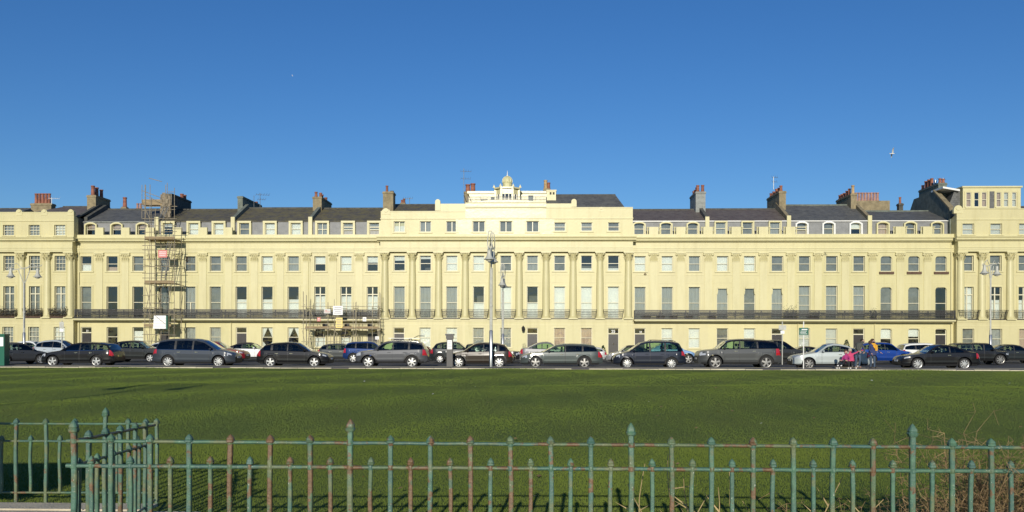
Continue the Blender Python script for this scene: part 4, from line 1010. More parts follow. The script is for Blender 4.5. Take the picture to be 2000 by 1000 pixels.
def car(name, label, uf, ur, Y, typ, vtop, color, W=1.8, wheel=.325, metal=.2, spokes=5, rimdark=False, glassm='carglass', cladding=False, roof=None, rails=False,
        category='car', dz=0.0, top2=None, rz=0.0, xwheel=None, soft=False, trim=False):
    """a car seen side on: nose at pixel column uf, tail at ur, near flank in the plane y = Y; roof line at pixel row vtop"""
    zg = -.08
    pa, pb = at(uf, 700, Y), at(ur, 700, Y); L = abs(pb.x - pa.x); H = at((uf + ur) / 2, vtop, Y + W / 2).z - zg
    pr = PROF[typ]; facing_left = pa.x < pb.x
    pm = paint(color, metal); mats = [pm, M['black'], roof or pm, M['chrome']]
    root = thing(name, label, category, ((pa.x + pb.x) / 2, Y + W / 2, zg), 'cars along the seafront road', (0 if facing_left else math.pi) + rz)
    top = pr['top']; wf, wr = xwheel or pr['wh']
    RA = wheel + .075; zc = wheel; sill = .22 + (.06 if typ in ('suv', 'rover', 'boxy') else 0)
    xs = set(i / 84 for i in range(85)) | {.004, .010, .02, .98, .99, .996}
    for c in (wf, wr):
        for k in range(-8, 9): xs.add(c + RA / L * math.sin(k * math.pi / 16))
        xs |= {c - RA / L - .001, c + RA / L + .001}
    for d in pr['doors']: xs |= {d, d + .012 / L}
    for a in (*pr['ws'], *pr['rg'], *pr['dlo']): xs.add(a)
    for a in pr['pil']: xs |= set(a)
    xs = sorted(x for x in xs if 0 <= x <= 1)
    fx = [xs[0]]
    for x in xs[1:]:
        if x - fx[-1] > .0012: fx.append(x)
    xs = fx
    hwm = W / 2 - .02
    def half(t):
        if t < .14: q = (.14 - t) / .14; return hwm * (1 - .30 * q ** 2.4)
        if t > .86: q = (t - .86) / .14; return hwm * (1 - .22 * q ** 2.6)
        return hwm
    secs = []; NL = 8
    for t in xs:
        zt = smooth_interp(top, t) * H; be = (pr['belt'][0] + (pr['belt'][1] - pr['belt'][0]) * t) * H
        cabin = pr['ws'][0] - .02 < t < pr['rg'][1]
        crown = .05 if cabin else .05
        be = min(be, zt - crown - .02)
        zb = sill + (.05 * max(0, (.05 - t) / .05)) + (.12 * max(0, (t - .94) / .06))
        inarch = False
        for c in (wf, wr):
            dx = (t - c) * L
            if abs(dx) < RA: zb = max(zb, zc + math.sqrt(RA * RA - dx * dx)); inarch = True
        zb = min(zb, be - .05); hw = half(t); sec = []
        fl = 0
        for c in (wf, wr):
            dx = abs(t - c) * L
            if dx < RA + .16: fl = max(fl, 1 - max(0, dx - RA) / .16)
        sec.append((0, zb)); sec.append((hw - .10, zb))
        for k in range(NL):
            s = k / (NL - 1); z = zb + (be - zb) * s
            zz = (z - sill) / max(.1, be - sill)
            y = hw * (1 - .07 * max(0, .22 - zz) / .22 - .045 * max(0, zz - .62) / .38 - .012 * (1 - abs(zz - .45) / .5)) + (.009 * fl * math.sin(max(0, min(1, (zz - .08) / .7)) * math.pi)) - (.012 if zz < .24 and not inarch else 0)
            if abs(zz - .72) < .05: y += .008
            sec.append((y, z))
        yb = sec[-1][0] - .02; tum = .30 if typ not in ('boxy',) else .13; ze = zt - crown
        h_ = max(0.0, ze - be)
        Yz = lambda z: max(.2, yb - tum * (z - be) - .10 * (h_ > .1) * ((z - be) / max(h_, .1)) ** 3 * .5)
        gb = be + min(.03, h_ * .2); gt = be + max(h_ * .3, h_ - .085)
        sec += [(Yz(gb), gb), (Yz((gb + gt) / 2), (gb + gt) / 2), (Yz(gt), gt), (Yz(ze), ze)]
        y7 = Yz(ze)
        for f_ in (.93, .6, .25): sec.append((y7 * f_, ze + crown * (1 - f_ ** 2) * .98))
        sec.append((0, ze + crown)); secs.append(sec)
    nP = len(secs[0]); iG = 2 + NL
    parts = {}
    def bucket(nm, m): return parts.setdefault(nm, (MB(), m))[0]
    def place(x): return x * L - L / 2
    body = bucket('body', mats)
    pill = pr['pil']
    def in_pil(t): return any(a <= t <= b_ for a, b_ in pill)
    for i in range(len(xs) - 1):
        t = (xs[i] + xs[i + 1]) / 2; A, B = secs[i], secs[i + 1]; xa, xb = place(xs[i]), place(xs[i + 1])
        ws = pr['ws'][0] <= t <= pr['ws'][1]; rg = pr['rg'][0] <= t <= pr['rg'][1]
        for j in range(nP - 1):
            z = (A[j][1] + A[j + 1][1]) / 2 / H; h_gl = A[iG + 2][1] - A[iG][1]
            for sgn in (-1, 1):
                q = [(xa, sgn * A[j][0], A[j][1]), (xb, sgn * B[j][0], B[j][1]), (xb, sgn * B[j + 1][0], B[j + 1][1]), (xa, sgn * A[j + 1][0], A[j + 1][1])]
                if sgn > 0: q = q[::-1]
                side = 'near' if sgn < 0 else 'far'
                m_ = 0; tgt = body
                if j >= iG + 3: m_ = 2 if (pr['ws'][0] + .02 < t < pr['rg'][1]) and (roof is not None) else 0
                elif j >= iG - 1 and roof is not None and pr['ws'][0] < t < pr['rg'][1]: m_ = 2
                glass_row = iG <= j < iG + 2
                if glass_row and pr['dlo'][0] < t < pr['dlo'][1] and h_gl > .07:
                    if in_pil(t): m_ = 1
                    else:
                        seg = sum(t > a for a, b_ in pill); gm = glassm[seg] if isinstance(glassm, (list, tuple)) else glassm
                        tgt = bucket(('side_window', side, seg), M[gm]); m_ = 0
                elif j >= iG + 4 and ws: tgt = bucket(('windscreen', '', 0), M[glassm[0] if isinstance(glassm, (list, tuple)) else glassm]); m_ = 0
                elif j >= iG + 4 and rg and not soft: tgt = bucket(('rear_window', '', 0), M[glassm[-1] if isinstance(glassm, (list, tuple)) else glassm]); m_ = 0
                elif 2 <= j < iG:
                    nose = .40 if typ in ('mpv', 'beetle') else .42
                    if .012 < t < .082 and nose + .015 < z < nose + .115 and A[j][0] > .3: tgt = bucket(('headlight', side, 0), M['lampglass'])
                    elif t > .935 and .47 < z < .645: tgt = bucket(('tail_light', side, 0), M['tail'])
                    elif t > .955 and .64 <= z < .9 and typ in ('estate',): tgt = bucket(('tail_light', side, 0), M['tail'])
                    elif pr['doors'][0] < t < pr['doors'][-1]:
                        ds = pr['doors']
                        if any(abs(t - d) * L < .012 for d in ds): m_ = 1
                        elif j >= 3: tgt = bucket(('door', side, sum(t > d for d in ds)), mats)
                    if cladding and (z < .22 or (min(abs(t - wf), abs(t - wr)) * L < RA + .06 and z < .47 and math.hypot(min(abs(t - wf), abs(t - wr)) * L, z * H - zc) < RA + .07)): m_ = 1
                    if j == 2 and z < .2: m_ = 1
                elif j < 2: m_ = 1
                if trim and j == iG - 1 and pr['dlo'][0] < t < pr['dlo'][1] and h_gl > .05: m_ = 3
                if typ in ('mpv', 'hatch', 'estate') and rg and iG <= j < iG + 3 and t > pr['rg'][0] and typ != 'estate' and glassm == 'carglass_dark': pass
                tgt.add(q, [(0, 1, 2, 3)], m_)
    for e, sec in ((0, secs[0]), (1, secs[-1])):
        x = place(xs[0] if e == 0 else xs[-1]); ring = [(x, -y, z) for y, z in sec[1:]] + [(x, y, z) for y, z in sec[-2:0:-1]]
        body.add(ring, [tuple(range(len(ring)))[::(1 if e else -1)]], 1 if e == 0 else 0)
    # arch liners are the loft itself; add grille, bumper inserts, plates
    zf = .28 * H
    fo = MB(); hw0 = secs[2][2][0]
    fo.box(place(0) - .012, place(0) + .05, -hw0 * .62, hw0 * .62, .20 * H, .285 * H); g1 = fo
    def local(mb, nm, m, parent, smooth=35):
        o = bpy.data.objects.new(nm, mb.mesh(nm, m, None, smooth)); col.objects.link(o); o.parent = parent; return o
    objs = {}
    for k, (mb, m) in sorted(parts.items(), key=lambda kv: str(kv[0])):
        nm = k if isinstance(k, str) else k[0]
        objs[k] = local(mb, nm, m, root)
    local(g1, 'grille', M['black'], root)
    plate = MB().box(place(0) - .022, place(0) - .013, -.26, .26, .31 * H, .31 * H + .11); local(plate, 'number_plate', M['signwhite'], root)
    plate = MB().box(place(1) + .006, place(1) + .018, -.26, .26, .44 * H - .06, .44 * H + .05); local(plate, 'number_plate', M['signyellow'], root)
    # door handles, mirrors
    beltz = (pr['belt'][0] + pr['belt'][1]) / 2 * H
    for (k, d) in list(objs.items()):
        if k[0] == 'door':
            ds = pr['doors']; tx = ds[min(k[2], len(ds) - 1)] - .045; sg = -1 if k[1] == 'near' else 1
            hb = MB().box(place(tx) - .09, place(tx) + .09, sg * (hwm - .035) - .03, sg * (hwm - .035) + .03, beltz - .13, beltz - .095)
            local(hb, 'handle', M['chrome'] if spokes % 2 else pm, d)
    for sg in (-1, 1):
        mx = place(pr['ws'][0] + .075)
        mm = MB(); mm.ball((mx, sg * (hwm + .07), beltz + .07), (.075, .11, .075), 8, 6); mm.box(mx - .02, mx + .03, sg * (hwm - .02) - .05, sg * (hwm - .02) + .05, beltz + .0, beltz + .04)
        local(mm, 'wing_mirror', pm, root)
    # cabin
    it = MB(); x_a, x_b = place(pr['ws'][0] + .08), place(pr['rg'][0] + .02); it.box(x_a, x_b, -hwm + .12, hwm - .12, sill + .05, beltz - .10)
    for sx in (.47, .66):
        xx = place(sx)
        for sy in (-1, 1):
            it.add([(xx - .02, sy * .38 - .22, beltz - .2), (xx - .02, sy * .38 + .22, beltz - .2), (xx + .14, sy * .38 + .2, beltz + .14), (xx + .14, sy * .38 - .2, beltz + .14), (xx + .1, sy * .38 - .22, beltz - .2), (xx + .1, sy * .38 + .22, beltz - .2), (xx + .22, sy * .38 + .2, beltz + .14), (xx + .22, sy * .38 - .2, beltz + .14)],
                   [(0, 3, 2, 1), (4, 5, 6, 7), (0, 4, 7, 3), (1, 2, 6, 5), (3, 7, 6, 2)])
            it.box(xx + .13, xx + .22, sy * .38 - .12, sy * .38 + .12, beltz + .17, beltz + .31)
    wx = place(.385); it.lathe([(.16, 0), (.18, .02), (.16, .04)], (wx, .38, beltz + .02), 10)
    local(it, 'seats', M['interior'], root)
    if rails:
        for sg in (-1, 1):
            y = sg * (hwm - .30); z0 = .985 * H
            rm = MB().path([(place(.50), y, z0 - .02), (place(.53), y, z0 + .055), (place(.80), y, z0 + .035), (place(.86), y, z0 - .03)], .018, 6)
            local(rm, 'roof_rail', M['lamp_sleeve'] if rails != 'black' else M['black'], root)
    tm, rm = wheel_meshes(wheel, spokes, rimdark)
    for c in (wf, wr):
        for sg in (-1, 1):
            wo = bpy.data.objects.new('wheel', tm); col.objects.link(wo); wo.parent = root; wo.location = (place(c), sg * (hwm - .115), wheel)
            if sg > 0: wo.rotation_euler.z = math.pi
            ro = bpy.data.objects.new('rim', rm); col.objects.link(ro); ro.parent = wo
    root['_L'] = L
    del root['_L']
    return root, L, H, place, hwm, beltz

G_ = 'carglass_dark'
YN, YB, YC = 51.75, 62.0, 66.5
BLACK, NAVY, GREY, DGREY, SILVER = (.012, .012, .013), (.014, .018, .030), (.13, .135, .14), (.055, .058, .062), (.55, .57, .57)
# kerbside row
car('estate_car', 'black estate car with red upright tail lights, behind the tall grey hatchback tail end', 75, 220, YN, 'estate', 667.5, BLACK, 1.85, .325, spokes=5, trim=True)
car('people_carrier', 'grey people carrier with dark windows below the scaffold tower', 456, 294, YN, 'mpv', 660.5, (.042, .05, .062), 1.88, .335, spokes=9, trim=True, glassm=('carglass_dark', 'carglass_dark', 'carglass_dark'))
car('hatchback', 'black five-door hatchback with bright five-spoke wheels, in front of the white soft-top', 641, 499, YN, 'hatch', 667.5, BLACK, 1.78, .325, spokes=5, glassm='carglass_dark')
rav = car('off_roader', 'silver-grey off-roader with bicycle carrier on its roof, nose towards the blue car', 692, 834, YN, 'suv', 664.5, (.075, .078, .085), 1.84, .35, spokes=6, cladding=True, rails=True, glassm=('carglass_green', 'carglass_dark', 'carglass_dark'))
car('crossover', 'dark brown crossover parked behind the tall twin-lamp post and the parking machine', 870, 1001, YN, 'hatch', 668, (.030, .023, .017), 1.78, .34, spokes=8, glassm=('carglass', 'carglass_dark', 'carglass_dark'), cladding=True)
car('estate_car', 'grey-green metallic estate car with large dark five-spoke wheels and long tinted glass', 1016, 1178, YN, 'estate', 670.5, (.065, .078, .075), 1.87, .35, spokes=5, rimdark=True, glassm=('carglass_green', 'carglass_dark', 'carglass_dark'))
car('people_carrier', 'dark navy people carrier with roof rails in front of the pale blue car', 1199, 1341, YN, 'mpv', 665, NAVY, 1.76, .315, spokes=10, glassm='carglass_green', rails='black')
rr_ = car('off_roader', 'two-tone off-roader with grey flanks, black roof and a driver inside', 1365, 1528, YN, 'rover', 661.5, (.065, .068, .068), 1.95, .385, spokes=5, rimdark=True, roof=paint((.012, .012, .013)), glassm=('carglass_green', 'carglass', 'carglass_dark'))
car('coupe_car', 'pale silver coupe behind the family on the pavement', 1551, 1703, YN, 'coupe', 670, (.40, .44, .43), 1.8, .32, spokes=7, rimdark=True)
car('coupe_car', 'long glossy black coupe with bright multi-spoke wheels, in front of the white car', 1763, 1918, YN, 'coupe', 672, BLACK, 1.82, .335, spokes=9)
# far rows and traffic
car('hatchback', 'dark grey hatchback seen from its tail beside the green cabinet', 72, -34, YB - 6.5, 'hatch', 668, DGREY, 1.76, .31, spokes=7, rz=R(52))
car('hatchback', 'white hatchback half hidden behind the dark grey hatchback at the far left', 96, 14, YC + 1, 'hatch', 665, (.74, .75, .73), 1.7, .3, spokes=5)
car('small_car', 'light silver small car behind the nose of the black estate car', 156, 59, YB, 'hatch', 663, (.36, .40, .43), 1.66, .29, spokes=7, glassm='carglass_dark')
car('hatchback', 'black hatchback between the black estate car and the grey people carrier', 313, 207, YB, 'hatch', 664.5, (.02, .022, .022), 1.72, .3, spokes=6)
car('saloon_car', 'pale-roofed car whose top shows under the white board of the scaffold tower', 372, 268, YC + 6, 'saloon', 667.5, (.45, .47, .47), 1.75, .31)
car('saloon_car', 'dark red car half hidden by the grey people carrier', 476, 356, YB, 'coupe', 666, (.20, .012, .018), 1.78, .31, spokes=5)
car('soft_top_car', 'white rounded soft-top car with black hood beyond the dark red car', 532, 428, YC, 'beetle', 668.5, (.80, .81, .79), 1.74, .325, spokes=5, metal=0, roof=M['black'], soft=True, glassm='carglass_green')
car('small_car', 'dark grey small car beyond the nose of the black hatchback', 716, 617, YB + 3, 'hatch', 670, (.05, .055, .055), 1.68, .29, spokes=5)
car('hatchback', 'dark blue tall hatchback between the dark grey small car and the silver-grey off-roader', 771, 668, YB, 'suv', 666, (.012, .035, .13), 1.76, .325, spokes=6, glassm=('carglass', 'carglass_dark', 'carglass_dark'))
car('hatchback', 'maroon car tail with a red lamp, squeezed between off-roader and black hatchback', 757, 846, YC + 1, 'hatch', 674, (.09, .012, .014), 1.7, .29, spokes=5)
car('hatchback', 'black small hatchback with tall red tail lamps behind the parking machine', 938, 839, YB, 'hatch', 666.5, (.022, .026, .028), 1.7, .295, spokes=8)
car('off_roader', 'black off-roader nose showing behind the tail of the dark brown crossover', 1017, 905, YB, 'boxy', 670.5, (.02, .02, .024), 1.8, .33, spokes=6)
car('coupe_car', 'silver-grey coupe with fastback roof behind the bonnet of the grey-green estate', 1128, 1014, YB, 'coupe', 667, (.16, .16, .165), 1.8, .315, glassm='carglass_green', metal=.4)
car('hatchback', 'silver car tail showing past the rear of the grey-green estate', 1090, 1187, YC, 'hatch', 676, (.5, .5, .49), 1.7, .3)
car('soft_top_car', 'grey soft-top car with dark hood behind the nose of the dark navy people carrier', 1184, 1283, YB, 'beetle', 674, (.25, .25, .25), 1.7, .3, roof=M['black'], soft=True)
car('small_car', 'pale blue rounded car peeping out behind the dark navy people carrier', 1365, 1263, YB, 'beetle', 668, (.16, .27, .44), 1.7, .34, rimdark=True)
car('saloon_car', 'black saloon with see-through windows behind the tail of the two-tone off-roader', 1584, 1470, YB, 'hatch', 663.5, (.014, .015, .015), 1.8, .32)
car('saloon_car', 'black low car behind the green street sign', 1641, 1532, YC + 2, 'saloon', 676, (.016, .016, .017), 1.75, .31)
car('off_roader', 'bright blue off-roader behind the woman with the yellow scarf', 1786, 1680, YB, 'suv', 668, (.006, .04, .22), 1.82, .345, spokes=5, metal=.25)
car('off_roader', 'white off-roader behind the bonnet of the long black coupe', 1874, 1762, YB + 2.5, 'suv', 669.5, (.74, .74, .70), 1.8, .34, metal=0, glassm='carglass_dark')
car('off_roader', 'black boxy off-roader behind the tail of the long black coupe', 1975, 1868, YB, 'boxy', 669, (.014, .015, .016), 1.82, .36, spokes=8, rimdark=True, glassm='carglass')
car('saloon_car', 'dark saloon at the far right edge beyond the black boxy off-roader', 2046, 1928, YC, 'saloon', 672, (.02, .024, .026), 1.78, .315, glassm='carglass')

# bicycle carrier on the silver-grey off-roader: bars and two trays
root_, L_, H_, place_, hw_, bz_ = rav
def on_car(cr, fx_, y, z):
    r, L, H, pl, hw, bz = cr; p = Vector((pl(fx_), y, z)); c, s = math.cos(r.rotation_euler.z), math.sin(r.rotation_euler.z)
    return Vector((p.x * c - p.y * s, p.x * s + p.y * c, p.z)) + r.location
bk = thing('roof_rack', 'roof rack with bike trays on top of the silver-grey off-roader', 'roof rack', on_car(rav, .6, 0, H_))
for fx_ in (.50, .74):
    MB().tube(on_car(rav, fx_, -.62, H_ + .08), on_car(rav, fx_, .62, H_ + .08), .02, 6).build('crossbar', M['black'], bk)
    for y in (-.5, .5): MB().tube(on_car(rav, fx_, y, H_ - .03), on_car(rav, fx_, y, H_ + .08), .022, 6).build('foot', M['black'], bk)
for y in (-.4, .35): MB().box(*sorted((on_car(rav, .45, y, 0).x, on_car(rav, .86, y, 0).x)), on_car(rav, .5, y, 0).y - .05, on_car(rav, .5, y, 0).y + .05, root_.location.z + H_ + .105, root_.location.z + H_ + .135).build('bike_tray', M['lamp_sleeve'], bk)
MB().path([on_car(rav, .80, -.4, H_ + .13), on_car(rav, .86, -.4, H_ + .26), on_car(rav, .95, -.4, H_ + .25)], .02, 6).build('clamp_arm', M['black'], bk)

# ------------------------------------------------------------------ street lamps
def lamp_post(label, u, Y, arm_dir, H=7.5, r=.095, z0=.03, sleeve=2.05, spread=.95, lyre=False):
    x = ux(u, Y, 690)
    root = thing('street_lamp', label, 'street lamp', (x, Y, z0), 'twin-arm street lamps', 0)
    c, s = math.cos(arm_dir), math.sin(arm_dir)
    MB().lathe([(r * 1.25, 0), (r * 1.25, .05), (r * 1.08, .06), (r * 1.08, sleeve), (r * .75, sleeve + .04)], (x, Y, z0), 14).build('sleeve', M['lamp_sleeve'], root, smooth=40)
    pm = MB(); zt = z0 + H - (2.1 if lyre else 1.5)
    for q in (-1, 1): pm.tube((x + q * r * .34 * s, Y + q * r * .34 * c, z0 + sleeve - .1), (x + q * r * .34 * s, Y + q * r * .34 * c, zt), r * .55, 8)
    pm.tube((x, Y, z0 + sleeve), (x, Y, z0 + sleeve + .35), r * .8, 10); pm.tube((x, Y, zt - 2.2), (x, Y, zt - 2.1), r * 1.05, 10)
    pm.build('pole', M['lamp_grey'], root, smooth=40)
    fm = MB()
    for q in (-1, 1):     # V of braces and the S-shaped twin arm
        fm.tube((x + q * .05 * c, Y + q * .05 * s, zt - .05), (x + q * .42 * c, Y + q * .42 * s, zt + 1.0), .028, 6)
        pts = [(x + t * c, Y + t * s, zt + 1.05 + .10 * math.sin(t * 2.2 / spread) + .10 * (abs(t) > spread)) for t in [q * spread * 1.15 * k / 8 for k in range(9)]]
        fm.path(pts, .028, 6)
        e = pts[-1]; fm.path([e, (e[0] + q * .10 * c, e[1] + q * .10 * s, e[2] + .12 * q)], .024, 6)
        fm.path([(x + q * .1 * c, Y + q * .1 * s, zt + .98), (x + q * spread * .55 * c, Y + q * spread * .55 * s, zt + 1.40), (x + q * spread * .95 * c, Y + q * spread * .95 * s, zt + 1.12)], .02, 6)
    if lyre:
        for q in (-1, 1):
            for e in (-1, 1): fm.path([(x + e * .06 * s + q * spread * .9 * c, Y + q * spread * .9 * s, zt + 1.0), (x + e * .11 * s + q * spread * .8 * c, Y + q * spread * .8 * s, zt + 1.25), (x + e * .13 * s + q * spread * .6 * c, Y + q * spread * .6 * s, zt + 1.6), (x + e * .09 * s + q * spread * .5 * c, Y + q * spread * .5 * s, zt + 2.05)], .026, 6)
            fm.tube((x - .09 * s + q * spread * .5 * c, Y + q * spread * .5 * s, zt + 2.05), (x + .09 * s + q * spread * .5 * c, Y + q * spread * .5 * s, zt + 2.05), .026, 6)
    fm.tube((x, Y, zt - .1), (x, Y, zt + 1.1), .035, 6)
    fm.build('arm', M['lamp_grey'], root, smooth=40)
    for q in (-1, 1):
        cx, cy = x + q * spread * .95 * c, Y + q * spread * .95 * s; zb = zt + .42
        MB().lathe([(.03, .62), (.10, .58), (.11, .34), (.14, .20), (.22, .07), (.31, .0), (.30, -.02), (.11, .12)], (cx, cy, zb), 14).build('lamp_hood', M['lamp_grey'], root, smooth=35)
        MB().lathe([(.20, .03), (.17, -.07), (.08, -.12), (.0, -.13)], (cx, cy, zb), 12).build('lens', M['lens'], root, smooth=50)
    return root
lamp_post('grey twin-arm street lamp in front of the far left pavilion house', 47, 64.0, R(12), H=7.2, z0=-.07)
lamp_post('tall steel twin-lamp post standing on the pavement beside the dark brown crossover', 959, 50.9, R(86), H=7.72, lyre=True)
lamp_post('smaller-looking twin-lamp post farther back, just beside the tall one', 982, 68.0, R(88), H=7.4, z0=-.07, lyre=True)
lamp_post('grey twin-arm street lamp rising behind the black boxy off-roader', 1934.5, 65.0, R(38), H=7.5, z0=-.07)
lamp_post('unseen twin-arm street lamp added on the promenade to cast a long lawn shadow', -4200, 4.2, R(5), H=8.1, r=.15, z0=0)  # out of view, added for its lawn shadow; column thickened to darken it

# ------------------------------------------------------------------ signs and street furniture
def pole_sign(name, label, u, v0, v1, Y, z0, plates, r=.03, m='lamp_grey'):
    x = ux(u, Y); zt = vz(v0, Y, u)
    root = thing(name, label, 'sign', (x, Y, z0))
    MB().tube((x, Y, z0), (x, Y, zt), r, 8).build('pole', M[m], root)
    for (dz, w_, h_, mm) in plates:
        p = MB(); p.box(x - w_ / 2, x + w_ / 2, Y - .05, Y - .032, zt - dz - h_, zt - dz); o = p.build('sign_plate', M[mm], root)
    return root, x, zt
pole_sign('parking_sign', 'thin parking sign post in front of the left pavilion house', 121, 626, 665, 61, -.07, [(.10, .30, .42, 'lamp_grey'), (.56, .28, .22, 'signwhite')], .035)
pole_sign('parking_sign', 'thin parking sign post above the tail of the two-tone off-roader', 1528, 628, 665, 61, -.07, [(.25, .50, .32, 'lamp_grey'), (.62, .26, .2, 'signwhite')], .035)
g, gx, gz = pole_sign('direction_sign', 'green street sign with white lettering on a pale pole', 1569.5, 628, 716, 49.6, .03, [(.34, .50, .40, 'signgreen')], .032, 'white')
tx = MB(); zz = gz - .34
for k, (a, b_) in enumerate(((-.12, .19), (-.18, .16), (-.20, .12), (-.19, .18))): tx.box(gx + a, gx + b_, 49.6 - .055, 49.6 - .051, zz - .10 - k * .075 - .022, zz - .10 - k * .075 + (.03 if k == 0 else .0))
tx.build('lettering', M['signwhite'], g)['kind'] = 'stuff'
p0, p1 = at(871.5, 714, 50.7), at(884.5, 652, 50.7); H_ = p1.z - .03
pm_ = thing('parking_machine', 'tall dark parking ticket machine with a white notice on its face', 'parking machine', ((p0.x + p1.x) / 2, 50.9, .03))
x = (p0.x + p1.x) / 2
MB().box(x - .17, x + .17, 50.75, 51.05, .03, .03 + H_ - .10).build('body', M['machine'], pm_)
MB().box(x - .25, x + .25, 50.68, 51.1, .03 + H_ - .098, .03 + H_).build('cap', M['machine'], pm_)
MB().box(x - .20, x + .20, 50.72, 51.08, .03 + H_ - .28, .03 + H_ - .10 - .002).build('hood', M['machine'], pm_)
MB().box(x - .13, x + .13, 50.735, 50.749, .03 + H_ - .88, .03 + H_ - .36).build('notice', M['signwhite'], pm_)
tx = MB()
for k in range(5): tx.box(x - .09, x + .09 - .03 * (k % 3), 50.730, 50.7345, .03 + H_ - .46 - k * .09, .03 + H_ - .44 - k * .09)
tx.build('lettering', M['ink'], pm_)['kind'] = 'stuff'
x0, x1 = ux(-14, 53.0), ux(8.5, 53.0); zt = vz(654, 53.0, 0)
kc = thing('information_cabinet', 'green information cabinet with a white poster at the left edge', 'cabinet', ((x0 + x1) / 2, 50.0, .03))
Yk = 50.2; x0, x1 = ux(-16, Yk), ux(8.5, Yk); zt = vz(655, Yk, 0)
MB().box(x0, x1, Yk, Yk + .5, .03, zt).build('body', M['signgreen'], kc)
MB().box(x0 - .03, x1 + .03, Yk - .04, Yk + .54, zt + .002, zt + .08).build('cap', M['signgreen'], kc)
MB().box(x0 + .05, x1 - .05, Yk - .02, Yk - .003, zt - .62, zt - .1).build('poster', M['signwhite'], kc)

# topiary and pots by the doors
def topiary(label, u, v0, v1, Y):
    p = at(u, v1, Y); t = at(u, v0, Y); r_ = random.Random(int(u))
    root = thing('potted_conifer', label, 'potted plant', (p.x, Y, p.z - .35), 'clipped conifers in pots')
    MB().lathe([(.16, 0), (.22, .35), (.2, .35), (.18, .3)], (p.x, Y, p.z - .35), 10).build('pot', M['planter'], root)
    mb = MB()
    for k in range(260):
        q = r_.random(); z = p.z + (t.z - p.z) * q; rr = .26 * (1 - q) ** .8 + .03; a = r_.uniform(0, 6.28)
        c = Vector((p.x + rr * math.cos(a), Y + rr * math.sin(a), z)); d = Vector((r_.uniform(-1, 1), r_.uniform(-1, 1), r_.uniform(-.2, 1))).normalized() * .09; e = d.orthogonal().normalized() * .05
        mb.add([c - e, c + e, c + d], [(0, 1, 2)])
    mb.build('foliage', M['foliage2'], root)
topiary('clipped conifer beside the door with number 25', 1178, 675, 689, 87.5)
topiary('clipped conifer showing over the roof of the pale silver coupe', 1653.5, 664, 678, 85.5)

# plants on balconies
def planter(label, x, y, z, wd, hh, m, seed, name='planter_box', spill=.5):
    r_ = random.Random(seed); root = thing(name, label, 'planter', (x, y, z), 'plants on the balconies')
    MB().box(x - wd / 2, x + wd / 2, y - .09, y + .09, z, z + .2).build('trough', M['planter'], root)
    mb = MB()
    for k in range(int(300 * wd)):
        c = Vector((x + r_.uniform(-.55, .55) * wd, y + r_.gauss(0, .12), z + .12 + abs(r_.gauss(0, .45)) * hh)); d = Vector((r_.uniform(-1, 1), r_.uniform(-1, 1), r_.uniform(-.4, 1))).normalized() * .10; e = d.orthogonal().normalized() * .05
        mb.add([c - e, c + e, c + d], [(0, 1, 2)])
    mb.build('foliage', M[m], root)
HN0 = ['outer', 'middle', 'inner']
for i in range(3): planter('reddish planting filling the %s balconette of the far left pavilion house' % HN0[i], BAYX[i], wall_y(0) - .30, 3.66, 1.7, .8, 'foliage', 10 + i)
for lab, u in (('leftmost potted plant on the balcony above door number 24', 1263), ('potted plant between the first two windows left of the balcony party line', 1290), ('brown plant pot beside the second pale window from door 24', 1316), ('plant trough under the third pale first floor window', 1345), ('plant trough just beyond the balcony party line', 1391)):
    planter(lab, ux(u, YF - .5), YF - .45, 3.60, .7, .35, 'foliage', u)
planter('bushy plant left of the three-row window on the balcony', ux(1545, YF - .5), YF - .45, 3.6, 1.2, 1.0, 'foliage2', 1545); planter('small shrub at the right of the first three-row window', ux(1590, YF - .5), YF - .45, 3.6, .9, .6, 'foliage', 1590)
planter('tall dark pot plant near the end of the three-row windows', ux(1707, YF - .5), YF - .45, 3.6, .5, .9, 'foliage2', 1707)
planter('reddish climbing plant at the right end of the left balcony', ux(742, YF - .6), YF - .55, 3.6, .5, 1.1, 'foliage', 742)
planter('dark shrub behind the low scaffold rail', ux(597, YF - .6), YF - .55, 3.6, .5, .8, 'foliage2', 597); planter('leafy trough behind the low scaffold, left part', ux(621, YF - .6), YF - .55, 3.6, 1.2, .4, 'foliage2', 621); planter('leafy trough behind the low scaffold, right part', ux(705, YF - .6), YF - .55, 3.6, 1.9, .55, 'foliage', 705)

# ------------------------------------------------------------------ scaffolds
def tube_part(root, a, b_, nm='scaffold_tube', m='steel_pole', r=.029):
    if root.name == 'scaffold_tower': m, r = 'steel_dark', .032
    return MB().tube(a, b_, r, 6).build(nm, M[m], root)
def board_part(root, x0, x1, y0, y1, z, n=4):
    for k in range(n):
        ya, yb = y0 + (y1 - y0) * k / n + .008, y0 + (y1 - y0) * (k + 1) / n - .008
        MB().box(x0 + rnd.uniform(-.1, .1), x1 + rnd.uniform(-.1, .1), ya, yb, z + rnd.uniform(0, .012), z + .05).build('scaffold_board', M['plank'], root)
YS0, YS1 = 87.6, 89.0
sx = lambda u: ux(u, YS0); sz = lambda v: vz(v, YS0, 310) - .07
xa, xb = sx(283), sx(343); xm = sx(303)
T = thing('scaffold_tower', 'tall narrow scaffold tower rising past the roof of the terrace', 'scaffold', (xm, YS0, .045))
zt = sz(350)
for (x, y, z1) in ((xa, YS0, sz(359)), (xa + .45, YS0, sz(359)), (xm, YS0, sz(405)), (sx(330), YS0, sz(470)), (xb - .15, YS0, sz(440)), (xa, YS1, sz(380)), (xm, YS1, sz(440)), (xb, YS1, sz(440))): tube_part(T, (x, y, .05), (x + rnd.uniform(-.04, .04), y, z1))
levels = [sz(v) for v in (637, 552, 465)]
